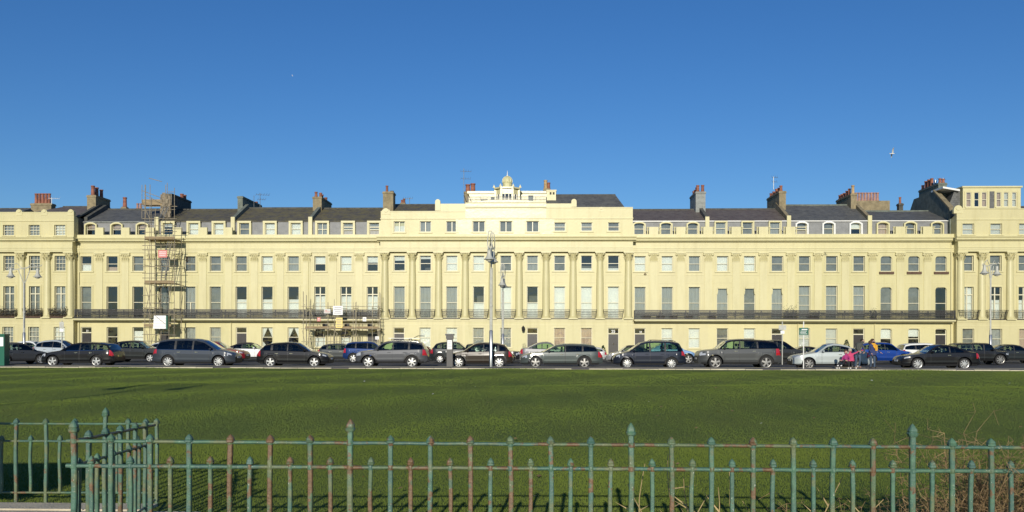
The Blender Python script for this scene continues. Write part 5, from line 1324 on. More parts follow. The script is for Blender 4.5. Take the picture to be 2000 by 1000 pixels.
for v in (612, 628, 652, 665, 590, 600, 575, 533, 541, 519, 505, 478, 487, 452, 440, 425):
    z = sz(v); a = xa - .25; b_ = sx(318) if v in (575, 590, 600) else xb + .1
    tube_part(T, (a, YS0 - .05, z + rnd.uniform(-.04, .04)), (b_, YS0 - .05, z + rnd.uniform(-.06, .06)))
for x in (xa, xm, xb - .15):
    for v in (637, 552, 465, 600, 515): tube_part(T, (x + .04, YS0 - .3, sz(v) - .08), (x + .04, YF - .15, sz(v) - .08))
for v, ux0, ux1 in ((466, 282, 340), (552, 282, 340), (637, 281, 334)):
    board_part(T, sx(ux0), sx(ux1), YS0 + .05, YS1 + .3, sz(v), 5)
    MB().box(sx(ux0), sx(ux1), YS0 - .02, YS0 + .03, sz(v) + .06, sz(v) + .28).build('toe_board', M['plank'], T)
for (u0, v0, u1, v1) in ((285, 560, 296, 600), (296, 560, 286, 600), (288, 480, 294, 515), (322, 540, 336, 470), (312, 665, 300, 690), (331, 590, 336, 552), (290, 690, 300, 655), (287, 645, 293, 690), (335, 505, 341, 470)): tube_part(T, (sx(u0), YS0 - .06, sz(v0)), (sx(u1), YS0 - .06, sz(v1)))
# ladders, sloping
for (u0, v0, u1, v1) in ((312, 560, 323, 500), (318, 515, 330, 455), (310, 430, 320, 400)):
    la = MB(); a, b_ = Vector((sx(u0), YS0 + .3, sz(v0))), Vector((sx(u1), YS0 + .6, sz(v1)))
    for q in (-.2, .2): la.tube(a + Vector((q, 0, 0)), b_ + Vector((q, 0, 0)), .03, 6)
    for k in range(1, 12): p = a.lerp(b_, k / 12); la.tube(p + Vector((-.2, 0, 0)), p + Vector((.2, 0, 0)), .018, 5)
    la.build('ladder', M['steel'], T)
# working platform round the chimney, wrapped in brown sheeting
Yc = 92.8; cx_ = lambda u: ux(u, Yc, 390); cz_ = lambda v: vz(v, Yc, 320) - .07
board_part(T, cx_(283), cx_(340), Yc - .6, Yc + .6, cz_(401), 4)
MB().box(cx_(282), cx_(322), Yc - .66, Yc - .60, cz_(401), cz_(390)).build('toe_board', M['plank'], T)
sh = MB(); xs_ = [cx_(u) for u in (318, 322, 328, 334, 338)]
for k in range(4):
    zz0, zz1 = cz_(425), cz_(377 + 3 * abs(k - 1))
    for j in range(5):
        a0 = Yc - .62 - .08 * ((k + j) % 2); z0 = zz0 + (zz1 - zz0) * j / 5; z1 = zz0 + (zz1 - zz0) * (j + 1) / 5
        sh.quad((xs_[k], a0, z0), (xs_[k + 1], a0 + .05, z0), (xs_[k + 1], a0 - .04, z1), (xs_[k], a0 + .03, z1))
sh.build('sheeting', M['hemp'], T)
for (u, v0, v1) in ((283, 430, 362), (290, 430, 362), (332, 430, 358), (329, 400, 362), (346, 440, 368), (340, 440, 380)): tube_part(T, (cx_(u), Yc - .7, cz_(v0)), (cx_(u), Yc - .7, cz_(v1)))
for (u0, v0, u1, v1) in ((283, 373, 320, 387), (288, 381, 322, 398), (297, 349, 322, 356), (283, 395, 300, 430), (330, 405, 322, 430), (318, 430, 326, 400), (346, 376, 332, 376), (283, 404, 352, 404), (283, 412, 348, 410)): tube_part(T, (cx_(u0), Yc - .75, cz_(v0)), (cx_(u1), Yc - .75, cz_(v1)))
def board_sign(name, label, u0, u1, v0, v1, Y, m, lines, ink='ink', tilt=0.0, border=None):
    a, b_ = at(u0, v1, Y), at(u1, v0, Y)
    root = thing(name, label, 'sign', ((a.x + b_.x) / 2, Y, a.z))
    MB().box(a.x, b_.x, Y - .02, Y, a.z, b_.z).build('board', M[m], root)
    tx = MB(); n = len(lines); h_ = (b_.z - a.z) / (n + 1)
    for k, (f0, f1) in enumerate(lines):
        z = b_.z - h_ * (k + 1); w_ = b_.x - a.x; x = a.x + w_ * f0
        while x < a.x + w_ * f1:
            ww = rnd.uniform(.03, .07); tx.box(x, min(x + ww, a.x + w_ * f1), Y - .026, Y - .0205, z - h_ * .25, z + h_ * .25); x += ww + .022
    tx.build('lettering', M[ink], root)['kind'] = 'stuff'
    return root
board_sign('warning_sign', 'red and white warning sign hung high on the scaffold tower', 309, 326.5, 488.5, 503, YS0 - .12, 'signred', [(.1, .9), (.1, .9), (.15, .85)], 'signwhite')
# white boarded hoist box on the tower
a, b_ = at(299.5, 642, YS0 - .3), at(324.5, 616, YS0 - .3)
hb = thing('site_board', 'white boarded panel strapped to the lower stage of the scaffold tower', 'panel', ((a.x + b_.x) / 2, YS0 - .3, a.z))
for k in range(5):
    z0 = a.z + (b_.z - a.z) * k / 5; z1 = a.z + (b_.z - a.z) * (k + 1) / 5 - .018
    MB().box(a.x + .02 * k, b_.x - .0, YS0 - .36, YS0 - .3 + .002 * k, z0, z1).build('plank', M['signwhite'], hb)
MB().tube((a.x + .2, YS0 - .38, b_.z - .02), (b_.x - .05, YS0 - .38, a.z + .45), .018, 5).build('strap', M['black'], hb)
MB().box(b_.x + .0, b_.x + .12, YS0 - .30, YS0 + .6, a.z - .05, b_.z - .05).build('side_panel', M['signgreen'], hb)
# low scaffold along the balcony
T2 = thing('scaffold', 'low scaffold of tubes and boards along the balcony by the columned centre', 'scaffold', (ux(668, YS0), YS0, .045))
sz2 = lambda v: vz(v, YS0, 668) - .02
for u, v0 in ((592.5, 568), (598, 576), (605, 588), (640, 590), (653, 584), (690, 590), (695, 589), (727, 598), (742, 570), (738, 580)):
    for y in ((YS0,) if u in (598, 653, 690, 738) else (YS0, YS1)): tube_part(T2, (ux(u, y), y, .05), (ux(u, y) + rnd.uniform(-.05, .05), y, sz2(v0)))
for v, e in ((598, 0), (619, 0), (626, .02), (667, 0), (632, 0), (642, 0)): tube_part(T2, (ux(591 - rnd.random() * 3, YS0), YS0 - .05, sz2(v)), (ux(742 + rnd.random() * 3, YS0), YS0 - .05, sz2(v) + e))
for u in (598, 640, 668, 690, 727, 741):
    for v in (643, 600): tube_part(T2, (ux(u, YS0), YS0 - .25, sz2(v) - .06), (ux(u, YS0), YF - .1, sz2(v) - .06))
board_part(T2, ux(595, YS0), ux(740, YS0), YS0 + .05, YS1 + .3, sz2(641.5), 5)
for (u0, u1) in ((596, 644), (645, 692), (693, 740)): MB().box(ux(u0, YS0), ux(u1, YS0), YS0 - .01, YS0 + .035, sz2(640.8), sz2(637)).build('toe_board', M['plank'], T2)
for (u0, v0, u1, v1) in ((591, 645, 600, 690), (668, 690, 676, 643), (652, 644, 660, 652), (597, 690, 606, 645), (690, 667, 700, 690), (739, 645, 742, 690), (605, 598, 612, 626)): tube_part(T2, (ux(u0, YS0), YS0 - .08, sz2(v0)), (ux(u1, YS0), YS0 - .08, sz2(v1)))
for u in (603, 632, 646, 652, 658, 683, 693, 699): tube_part(T2, (ux(u, YS1), YS1, .05), (ux(u, YS1), YS1, vz(652, YS1, 660)), r=.03)
for u in (634, 677, 722):
    p = at(u, 634, YS1); MB().box(p.x - .22, p.x + .22, YS1 + .0, YS1 + .3, p.z - .2, p.z + .12).build('bucket', M['black'], T2)
board_sign('notice_board', 'blank-looking white notice board on the low scaffold rail', 650.5, 669.5, 597.5, 615, YS0 - .12, 'signwhite', [(.15, .85), (.1, .9), (.2, .8), (.1, .85)])
board_sign('notice_board', 'small cream notice board left of the large white one on the low scaffold', 633, 645.5, 603.5, 612, YS0 - .12, 'blind_pale', [(.15, .5), (.1, .9)], 'signred')
board_sign('notice_board', 'yellow warning board on the low scaffold', 656, 669, 620.5, 640.5, YS0 - .13, 'signyellow', [(.1, .9), (.1, .9), (.2, .8), (.1, .9), (.15, .85)])
board_sign('notice_board', 'small red notice on the left of the low scaffold', 619.5, 626, 620, 627.5, YS0 - .12, 'signred', [(.2, .8), (.2, .8)], 'signwhite')
board_sign('notice_board', 'small white notice on the right of the low scaffold', 708.5, 715.5, 619.5, 627.5, YS0 - .12, 'signwhite', [(.2, .8), (.2, .8)])
board_sign('notice_board', 'white notice low down at the right end of the low scaffold', 733, 740, 657, 663, YS0 - .12, 'signwhite', [(.2, .8), (.2, .8)])

# ------------------------------------------------------------------ gulls
def gull(label, u, v, Y, span, bank, head):
    p = at(u, v, Y); root = thing('gull', label, 'bird', p, 'gulls', head); 
    bm_ = MB(); L = span * .36
    vs = []
    prof = [(-.5, .0), (-.42, .05), (-.2, .11), (.05, .12), (.25, .085), (.36, .075), (.43, .06), (.5, .0)]
    for xx, rr in prof:
        for k in range(8): t = k * math.pi / 4; vs.append((xx * L * 1.1, rr * L * math.cos(t), rr * L * .9 * math.sin(t)))
    fs = [(a * 8 + k, a * 8 + (k + 1) % 8, (a + 1) * 8 + (k + 1) % 8, (a + 1) * 8 + k) for a in range(len(prof) - 1) for k in range(8)]
    bm_.add(vs, fs); bm_.add([(-.45 * L, -.02, 0), (-.45 * L, .02, 0), (-.78 * L, .10 * span * .5, .0), (-.78 * L, -.10 * span * .5, 0)], [(0, 1, 2, 3)])
    for s in (-1, 1):
        w_ = [(.12 * L, s * .03, .03), (-.2 * L, s * .03, .03), (.20 * L, s * span * .25, .03 + span * (.10 + s * bank)), (-.12 * L, s * span * .25, .03 + span * (.10 + s * bank)), (-.02 * L, s * span * .5, .03 + span * (.05 + s * bank * 2)), (-.12 * L, s * span * .49, .03 + span * (.05 + s * bank * 2))]
        w2 = w_ + [(x, y, z - .012) for x, y, z in w_]
        bm_.add(w2, [(0, 2, 3, 1), (2, 4, 5, 3), (6, 7, 9, 8), (8, 9, 11, 10), (0, 6, 8, 2), (2, 8, 10, 4), (1, 3, 9, 7), (3, 5, 11, 9), (4, 10, 11, 5)])
    bm_.ball((.48 * L, 0, .02), .055 * L * 1.4, 6, 4)
    o = bpy.data.objects.new('body', bm_.mesh('body', M['white'], None, 40)); col.objects.link(o); o.parent = root
    bk_ = bpy.data.objects.new('beak', MB().tube((.53 * L, 0, .015), (.66 * L, 0, .0), .02 * span, 5, .002).mesh('beak', M['signyellow'])); col.objects.link(bk_); bk_.parent = root
gull('white gull in flight in the blue sky above the right half', 1743, 300, 70, .95, .16, R(170))
gull('tiny distant gull high in the sky at the upper left', 571, 148, 140, .55, .2, R(30))

# ------------------------------------------------------------------ promenade railings
for k in range(6):
    M['rail%d' % k] = rusty('green_rail_paint_%d' % k, [(.068, .145, .088), (.062, .13, .088), (.082, .13, .062), (.06, .135, .092), (.07, .12, .062), (.068, .145, .092)][k], (.14, .082, .04), [.35, .37, .45, .40, .53, .39][k])
def picket_mesh(z0, z1, r, seed, kind, m):
    """square cast bar, slightly bent and lumpy, with collar and pointed cap"""
    r_ = random.Random(seed); mb = MB()
    hh = z1 - z0; kk = 14; k1 = .68
    sq = [(1, -k1), (1, k1), (k1, 1), (-k1, 1), (-1, k1), (-1, -k1), (-k1, -1), (k1, -1)]; n = 8
    bend = [(r_.uniform(-.004, .004), r_.uniform(-.004, .004)) for _ in range(3)]; rings = []
    for i in range(kk + 1):
        t = i / kk; rings.append((t * (hh - .052), r * r_.uniform(.95, 1.07), bend[0][0] * math.sin(t * 3) + bend[1][0] * math.sin(t * 7), bend[0][1] * math.sin(t * 3)))
    top = hh - .052; f = 1.12
    for dz, rr in ((.0, r * 1.1 * f), (.005, r * 1.45 * f), (.014, r * 1.52 * f), (.019, r * 1.25 * f), (.025, r * 1.35 * f), (.034, r * 1.12 * f), (.046, r * .62 * f), (.054, r * .2), (.056, .0005)):
        if kind == 'post': dz *= 1.6
        rings.append((top + dz, rr * r_.uniform(.96, 1.05), rings[kk][2], rings[kk][3]))
    vs = [(ox + rr * p * r_.uniform(.97, 1.03), oy + rr * q * r_.uniform(.97, 1.03), z0 + z) for z, rr, ox, oy in rings for p, q in sq]
    fs = [(a * n + k, a * n + (k + 1) % n, (a + 1) * n + (k + 1) % n, (a + 1) * n + k) for a in range(len(rings) - 1) for k in range(n)]
    mb.add(vs, fs); return mb.mesh('picket' if kind != 'post' else 'post', m, smooth=28)
def picket(root, x, y, zb, zt, kind, seed):
    r = {'tall': .0158, 'short': .0136, 'post': .0182}[kind]
    uu = 1000 + F * (x / y - .03); k = random.Random(seed * 7 + 1).choice([2, 4, 3, 5, 4, 2, 1] if 340 < uu < 1010 else [0, 0, 1, 5, 0, 3, 1, 2])
    o = bpy.data.objects.new('picket' if kind != 'post' else 'post', picket_mesh(0, zt - zb, r, seed, kind, M['rail%d' % k])); col.objects.link(o)
    off = ORG[root.name]; o.parent = root; o.location = (x - off[0], y - off[1], zb - off[2]); return o
def rail_part(root, pts, r, seed, k=1):
    r_ = random.Random(seed); mb = MB(); n = 8
    fine = []
    for (a, b_) in zip(pts[:-1], pts[1:]):
        a, b_ = Vector(a), Vector(b_); L = max(2, int((b_ - a).length / .06))
        fine += [a.lerp(b_, i / L) + Vector((0, r_.uniform(-.001, .001), r_.uniform(-.0012, .0012))) for i in range(L)]
    fine.append(Vector(pts[-1]))
    d = (fine[-1] - fine[0]).normalized(); s = d.cross(Vector((0, 0, 1))).normalized(); u_ = s.cross(d)
    vs = []; 
    for p in fine:
        rr = r * r_.uniform(.94, 1.06); vs += [p + rr * (math.cos(2 * math.pi * q / n) * s * 1.1 + math.sin(2 * math.pi * q / n) * u_) for q in range(n)]
    fs = [(a * n + q, a * n + (q + 1) % n, (a + 1) * n + (q + 1) % n, (a + 1) * n + q) for a in range(len(fine) - 1) for q in range(n)]
    fs += [tuple(range(n))[::-1], tuple(range(len(vs) - n, len(vs)))]
    return mb.add(vs, fs).build('rail', M['rail%d' % k], root, smooth=50)
def collar(root, x, y, z, k, r=.022): 
    return MB().lathe([(r * .9, -.016), (r, -.012), (r, .012), (r * .9, .016), (.012, .016)], (x, y, z), 10).build('collar', M['rail%d' % k], root, smooth=30)
# front run
FRONT = thing('railings', 'peeling green iron railings along the front of the lawn', 'railings', (1.2, 6.1, 0), 'green promenade railings')
uT = [145, 217, 293, 370, 450, 528, 606, 684, 763, 841, 919, 997, 1076, 1154, 1233, 1312, 1390, 1471, 1549, 1627, 1705, 1782, 1859, 1936, 2013, 2090, 2167, 2244, 2321, 2398]
uS = [178.5, 255, 333, 411.5, 488, 567, 645, 724, 802, 879.5, 958, 1037, 1115, 1193, 1274, 1352, 1429.5, 1509, 1588, 1665, 1743, 1821, 1897, 1974, 2051, 2128, 2205, 2282, 2360]
yf = lambda u: 5.98 + .22 * (u - 145) / 1855
z_top = lambda u: at(u, 861.5 + (874.5 - 861.5) * (u - 160) / 1840, yf(u)).z
z_mid = lambda u: at(u, 909.8 + (920.7 - 909.8) * (u - 160) / 1840, yf(u)).z
for k, u in enumerate(uT):
    y = yf(u); x = ux(u, y, 880); post = u in (145, 684, 1233, 1782, 2321)
    vt = {145: 830, 684: 828.5, 1233: 836, 1782: 838, 2321: 842}.get(u) or (848 + 9 * (u - 217) / 1720)
    picket(FRONT, x, y, -.02, at(u, vt, y).z, 'post' if post else 'tall', 300 + k)
    for zz in (z_top(u), z_mid(u)): collar(FRONT, x, y, zz, (k * 5) % 6, .026 if post else .021)
for k, u in enumerate(uS):
    y = yf(u); x = ux(u, y, 900); picket(FRONT, x, y, .10, at(u, 890.5 + 9.5 * (u - 178) / 1800, y).z, 'short', 500 + k); collar(FRONT, x, y, z_mid(u), k % 6, .019)
def run(zf, k):
    us = list(range(130, 2420, 115)); 
    for i in range(0, len(us) - 1, 4):
        seg = us[i:i + 5]
        rail_part(FRONT, [(ux(u, yf(u), 880), yf(u), zf(u)) for u in seg], .0142 if k else .0125, i + k, (i // 4 + k) % 4 if k != 2 else 5)
run(z_top, 0); run(z_mid, 1); run(lambda u: .115, 3)
# far run on the left and the return that joins them
YL = 8.6
LEFT = thing('railings', 'green iron railings set back at the left, behind the corner', 'railings', (ux(150, YL), YL, 0), 'green promenade railings')
zl = lambda v, u=150: at(u, v, YL).z
for k, u in enumerate((32, 90, 147, 206, 250, 285, 306, -26, -84, -142, -200, -258)):
    x = ux(u, YL, 850); picket(LEFT, x, YL, -.02, zl({206: 803}.get(u, 817.5), u), 'post' if u == 206 else 'tall', 700 + k)
for k, u in enumerate((3, 60, 117, 176, 228, 268, -55, -113, -171, -229)):
    x = ux(u, YL, 850); picket(LEFT, x, YL, zl(963, u), zl(850.5, u), 'short', 740 + k)
for v, k in ((828, 0), (862, 1), (962.5, 3)): rail_part(LEFT, [(ux(309, YL, 850), YL, zl(v, 309)), (ux(-260, YL, 850), YL, zl(v - 1, -260))], .011, 900 + k, k)
RET = thing('railings', 'green iron railings running back at the corner, shaded on their near side', 'railings', (ux(150, 6), 6.0, 0), 'green promenade railings')
pa, pb = Vector((ux(147, 6.0, 880), 6.02, 0)), Vector((ux(305, 8.55, 850), 8.52, 0))
for k, t in enumerate((.112, .29, .47, .68, .83)):
    p = pa.lerp(pb, t); zt_ = z_top(150) * (1 - t) + zl(828) * t; zm_ = z_mid(150) * (1 - t) + zl(862) * t
    if k % 2: picket(RET, p.x, p.y, .0, zt_ + .055, 'tall', 800 + k)
    else: picket(RET, p.x, p.y, .0, zt_ + .055, 'tall', 820 + k)
    q = pa.lerp(pb, t - .09); picket(RET, q.x, q.y, .1, zm_ + .055, 'short', 840 + k)
for a, b_, k in ((z_top(150), zl(828), 4), (z_mid(150), zl(862), 2), (.115, .06, 1)): rail_part(RET, [(pa.x, pa.y, a), (pb.x, pb.y, b_)], .011, 950 + k, k)
# stone kerb under the set-back run
struct(MB().box(-40, ux(312, YL), YL - .35, YL - .04, -.1, .02).build('kerb', M['concrete']))
sheet('path', -60, ux(150, 6.0), Y_LAWN0, YL - .34, .004, M['concrete'])
# unseen board added at the left so its shadow falls behind the set-back railings
SHADOW_BOARD = thing('notice_board', 'unseen broad board on two legs, added to cast a shadow on the lawn', 'sign', (-8.5, 5.2, 0))
MB().box(-11.5, -5.35, 5.15, 5.22, 1.08, 1.84).build('board', M['signgreen'], SHADOW_BOARD)
for x in (-11.0, -6.2): MB().box(x - .05, x + .05, 5.225, 5.32, -.02, 1.8).build('leg', M['signgreen'], SHADOW_BOARD)

# ------------------------------------------------------------------ mown grass blades near the railings: one mass of fine blades
def blades(name, n, xr, yr, hr, wd, m, seed, lean=.38, power=1.0, reject=None):
    g = np.random.default_rng(seed)
    x = g.uniform(xr[0], xr[1], n); y = yr[0] + (yr[1] - yr[0]) * g.random(n) ** power; h_ = g.uniform(hr[0], hr[1], n) * (1 + .15 * np.sin(x * 1.7) * np.cos(y * 1.3))
    half = (np.abs(x) < .62 * y + 1.2); half &= ~((x < -2.95 - .17 * (y - 6)) & (y < 8.62))
    x, y, h_ = x[half], y[half], h_[half]; n = len(x)
    a = g.uniform(0, 2 * np.pi, n); dx = wd * g.uniform(.6, 1.3, n); dy = np.sin(a) * wd * .3
    lx, ly = g.normal(0, lean, n) * h_, g.normal(0, lean, n) * h_
    z = .03 * np.sin(x * .31 + y * .17) + .025 * np.sin(x * .9 - y * .6)
    v = np.empty((n, 3, 3), np.float32)
    v[:, 0] = np.stack([x - dx, y - dy, z - .01], 1); v[:, 1] = np.stack([x + dx, y + dy, z - .01], 1); v[:, 2] = np.stack([x + lx, y + ly, z + h_], 1)
    me = bpy.data.meshes.new(name); me.vertices.add(3 * n); me.vertices.foreach_set('co', v.ravel())
    me.loops.add(3 * n); me.loops.foreach_set('vertex_index', np.arange(3 * n, dtype=np.int32)); me.polygons.add(n); me.polygons.foreach_set('loop_start', np.arange(0, 3 * n, 3, dtype=np.int32))
    me.update(); me.materials.append(m); o = bpy.data.objects.new(name, me); col.objects.link(o); o['kind'] = 'stuff'; return o
M['straw_leaf'] = mat('fallen_leaf', (.22, .15, .06), .8, var=.4, scale=3)
M['blade'] = mat('grass_blade', (.122, .160, .030), .8, c2=(.100, .138, .026), scale=.45, spec=.05, stretch=(.4, 1, 1))
M['blade2'] = mat('grass_blade_far', (.124, .168, .031), .8, c2=(.100, .142, .026), scale=.22, spec=.05, stretch=(.3, 1, 1))
blades('grass', 380000, (-9, 9), (6.0, 14), (.010, .026), .0032, M['blade'], 1, power=1.1)
blades('grass', 420000, (-20, 20), (13.5, 32), (.008, .019), .005, M['blade2'], 2, power=1.15)
blades('grass', 200000, (-31, 31), (31, 47.8), (.010, .020), .010, M['blade2'], 4)

r_ = random.Random(77); lt = MB()
for k in range(90):
    y = 7.5 + 38 * r_.random() ** 1.6; x = r_.uniform(-.55, .55) * y; s_ = r_.uniform(.012, .03) * (1 + y / 40); a = r_.uniform(0, 6.3)
    c, s__ = math.cos(a) * s_, math.sin(a) * s_; z = .05 + r_.uniform(0, .02)
    lt.add([(x - c, y - s__, z), (x + s__, y - c * .6, z + .01), (x + c, y + s__, z + .02), (x - s__, y + c * .6, z + .012)], [(0, 1, 2, 3)], 0 if r_.random() < .7 else 1)
struct(lt.build('litter', [M['straw_leaf'], M['signwhite']]), 'stuff')

# ------------------------------------------------------------------ dead weeds and dry stalks by the railings
M['straw'] = mat('dry_straw', (.42, .32, .15), .8, var=.35, scale=12)
M['deadweed'] = mat('dead_weed_stems', (.34, .24, .115), .85, scale=12, c2=(.17, .105, .05))
def stalk(mb, p, h_, lean, r, r_, n=6):
    q = Vector(p); d = Vector((lean[0], lean[1], 1)).normalized(); pts = [q.copy()]
    for i in range(n):
        d = (d + Vector((r_.gauss(0, .12), r_.gauss(0, .12), -.03))).normalized(); q = q + d * h_ / n; pts.append(q.copy())
    for i in range(n): mb.tube(pts[i], pts[i + 1], r * (1 - .6 * i / n), 3, r * (1 - .6 * (i + 1) / n), cap=False)
    return pts
r_ = random.Random(5)
def weed_clump(label, xc, yc, n, w_, hh, seed):
    r_ = random.Random(seed); root = thing('weed_clump', label, 'weeds', (xc, yc, 0)); st = MB(); tw = MB()
    for k in range(n):
        p = (xc + r_.gauss(0, w_), yc + r_.gauss(0, .22), 0); h_ = hh * r_.uniform(.35, 1.05)
        pts = stalk(st, p, h_, (r_.gauss(0, .22), r_.gauss(0, .15)), .0045, r_, 7)
        for q in range(9):
            b_ = r_.choice(pts[2:]); d = Vector((r_.gauss(0, 1), r_.gauss(0, .8), r_.gauss(.1, .8))).normalized(); L = r_.uniform(.05, .2)
            tw.tube(b_, b_ + d * L, .0022, 3, .001, cap=False); e = b_ + d * L
            for z_ in range(3): f_ = e + Vector((r_.gauss(0, .05), r_.gauss(0, .05), r_.gauss(0, .05))); tw.tube(e, f_, .0016, 3, .001, cap=False)
    st.build('stems', M['deadweed'], root); tw.build('twigs', M['deadweed'], root)
weed_clump('tangled clump of tall dead brown weeds behind the railings at the lower right', ux(1962, 6.75, 900), 6.8, 170, .27, .92, 3)
weed_clump('low dead weeds behind the railings left of the tall brown clump', ux(1760, 6.7, 960), 6.7, 40, .5, .42, 9)
for j, (u, hh, lean, lab) in enumerate(((1258, .75, .05, 'pale dry stalk leaning by a tall post'), (1283, .62, -.08, 'straw-coloured stalk between two short pickets'), (1305, .80, .02, 'tall straw stalk rising past the top rail'), (1338, .6, .12, 'bent tawny stalk beside a short picket'), (1375, .66, -.1, 'dry reed stalk crossing behind the rail'), (1398, .55, .2, 'short broken straw stalk'), (1420, .70, .03, 'slender dry reed'), (1565, .72, .12, 'thick pale straw leaning right'), (1640, .62, .3, 'slanting brown straw'), (1486, .5, -.12, 'short pale stalk'))):
    y = 6.35 + .1 * (j % 3); root = thing('dry_stalk', lab + ' behind the railings', 'dry stalk', (ux(u, y, 960), y, 0), 'dry stalks behind the railings'); mb = MB(); rs = random.Random(60 + j)
    pts = stalk(mb, (ux(u, y, 990), y, 0), hh, (lean, 0), .0075, rs, 6); mb.build('stem', M['straw'], root)
    lf = MB()
    for b_ in pts[1:5]:
        d = Vector((rs.choice((-1, 1)) * rs.uniform(.3, .8), rs.gauss(0, .3), rs.uniform(.2, 1))).normalized() * rs.uniform(.12, .25); s_ = Vector((.004, .004, .006)); lf.add([b_ - s_, b_ + s_, b_ + d], [(0, 1, 2)])
    lf.build('leaf', M['straw'], root)

# ------------------------------------------------------------------ people
SKIN = mat('skin', (.55, .33, .24), .5); 
def person(label, base, joints, edges, regions, yaw=0.0, scale=1.0, group=None, extras=(), cat='person'):
    """joints: name -> (x, y, z, radius) in metres, facing -y; one continuous skinned body, coloured by region"""
    root = thing('person', label, cat, base, group, yaw)
    names = list(joints); me = bpy.data.meshes.new('body'); vs = [Vector(joints[k][:3]) * scale for k in names]
    me.from_pydata(vs, [(names.index(a), names.index(b_)) for a, b_ in edges], [])
    o = bpy.data.objects.new('tmp', me); col.objects.link(o)
    sk = o.modifiers.new('s', 'SKIN'); sk.use_smooth_shade = True; o.modifiers.new('ss', 'SUBSURF').levels = 2
    for i, k in enumerate(names):
        r = joints[k][3]; r = r if isinstance(r, tuple) else (r, r); me.skin_vertices[0].data[i].radius = (r[0] * scale, r[1] * scale)
        me.skin_vertices[0].data[i].use_root = (k == 'pelvis')
    dg = bpy.context.evaluated_depsgraph_get(); bm_ = bpy.data.meshes.new_from_object(o.evaluated_get(dg)); bpy.data.objects.remove(o)
    bm_.name = 'body'; mats = []
    for mname in dict.fromkeys(regions.values()): mats.append(mname)
    for m_ in mats: bm_.materials.append(m_)
    ed = [(a, b_, Vector(joints[a][:3]) * scale, Vector(joints[b_][:3]) * scale) for a, b_ in edges]
    idx = []
    for p in bm_.polygons:
        c = p.center; best = None
        for a, b_, A, B in ed:
            t = max(0, min(1, (c - A).dot(B - A) / max(1e-9, (B - A).length_squared))); d = (c - A.lerp(B, t)).length - (joints[a][3] if not isinstance(joints[a][3], tuple) else max(joints[a][3])) * scale * .9
            if best is None or d < best[0]: best = (d, (a, b_))
        idx.append(mats.index(regions.get(best[1], regions['*'])))
    bm_.polygons.foreach_set('material_index', idx); bm_.polygons.foreach_set('use_smooth', [True] * len(idx))
    bo = bpy.data.objects.new('body', bm_); col.objects.link(bo); bo.parent = root
    for nm, mb, m_ in extras:
        e = bpy.data.objects.new(nm, mb.mesh(nm, m_, None, 50)); e.data.transform(Matrix.Scale(scale, 4)); col.objects.link(e); e.parent = root
    return root
def cloth(c, n='cloth'): return mat(n, c, .85, var=.18, scale=9)
JEANS, NAVYC, PINK, DARK, OLIVE, PURPLE = cloth((.055, .085, .13), 'denim'), cloth((.03, .045, .13), 'navy_wool'), cloth((.50, .055, .14), 'pink_quilt'), cloth((.025, .025, .03), 'dark_cloth'), cloth((.07, .075, .065), 'grey_green_jacket'), cloth((.35, .03, .16), 'plum_fleece')
SHOE, TANSHOE, WSHOE = cloth((.03, .025, .02), 'dark_leather'), cloth((.30, .17, .13), 'tan_leather'), cloth((.75, .74, .72), 'white_trainers')
HAIRB, HAIRD, HAIRG = cloth((.07, .035, .018), 'brown_hair'), cloth((.025, .016, .01), 'dark_hair'), cloth((.42, .36, .28), 'fair_hair'); MUST = cloth((.66, .34, .03), 'mustard_knit')
EYE_ = mat('eye', (.02, .02, .02), .2)
def std_edges(): 
    e = [('pelvis', 'waist'), ('waist', 'chest'), ('chest', 'neck'), ('neck', 'head'), ('head', 'crown')]
    for s in 'lr': e += [('pelvis', 'hip' + s), ('hip' + s, 'knee' + s), ('knee' + s, 'ank' + s), ('ank' + s, 'toe' + s), ('chest', 'sho' + s), ('sho' + s, 'elb' + s), ('elb' + s, 'wri' + s), ('wri' + s, 'hand' + s)]
    return e
def regions(top, legs, shoes, hands=SKIN):
    r = {'*': top, ('neck', 'head'): SKIN, ('head', 'crown'): SKIN}
    for s in 'lr': r |= {('pelvis', 'hip' + s): legs, ('hip' + s, 'knee' + s): legs, ('knee' + s, 'ank' + s): legs, ('ank' + s, 'toe' + s): shoes, ('wri' + s, 'hand' + s): hands}
    return r
def face(hx_, hy, hz, fy=-1, side=0.0, s=1.0):
    """nose, eyes, mouth, ears on the front of a head at (hx, hy, hz)"""
    n = MB(); n.ball((hx_, hy + fy * .105 * s, hz - .01), (.016 * s, .022 * s, .03 * s), 6, 4)
    for q in (-1, 1): n.ball((hx_ + q * .088 * s, hy, hz - .005), (.015 * s, .03 * s, .035 * s), 6, 4)
    e = MB()
    for q in (-1, 1): e.ball((hx_ + q * .034 * s, hy + fy * .088 * s, hz + .022 * s), .011 * s, 6, 4)
    e.box(hx_ - .025 * s, hx_ + .025 * s, hy + fy * .098 * s - .004, hy + fy * .098 * s + .004, hz - .058 * s, hz - .05 * s)
    return [('face_features', n, SKIN), ('eyes_and_mouth', e, EYE_)]
def fingers(x, y, z, d, m=SKIN):
    """four unequal bent fingers and a thumb off the side of a palm at (x, y, z) pointing along d"""
    mb = MB(); d = Vector(d).normalized(); s = d.orthogonal().normalized(); u_ = d.cross(s)
    for k, L in enumerate((.055, .068, .072, .060)):
        b_ = Vector((x, y, z)) + s * (k - 1.5) * .019; k1 = b_ + d * L * .55 - u_ * .008; k2 = k1 + (d - u_ * .8).normalized() * L * .5
        mb.tube(b_, k1, .009, 5, .008); mb.tube(k1, k2, .008, 5, .006)
    b_ = Vector((x, y, z)) + s * .035 - d * .03; mb.tube(b_, b_ + (d * .5 + s).normalized() * .05, .011, 5, .008)
    return ('fingers', mb, m)
ZP = .03
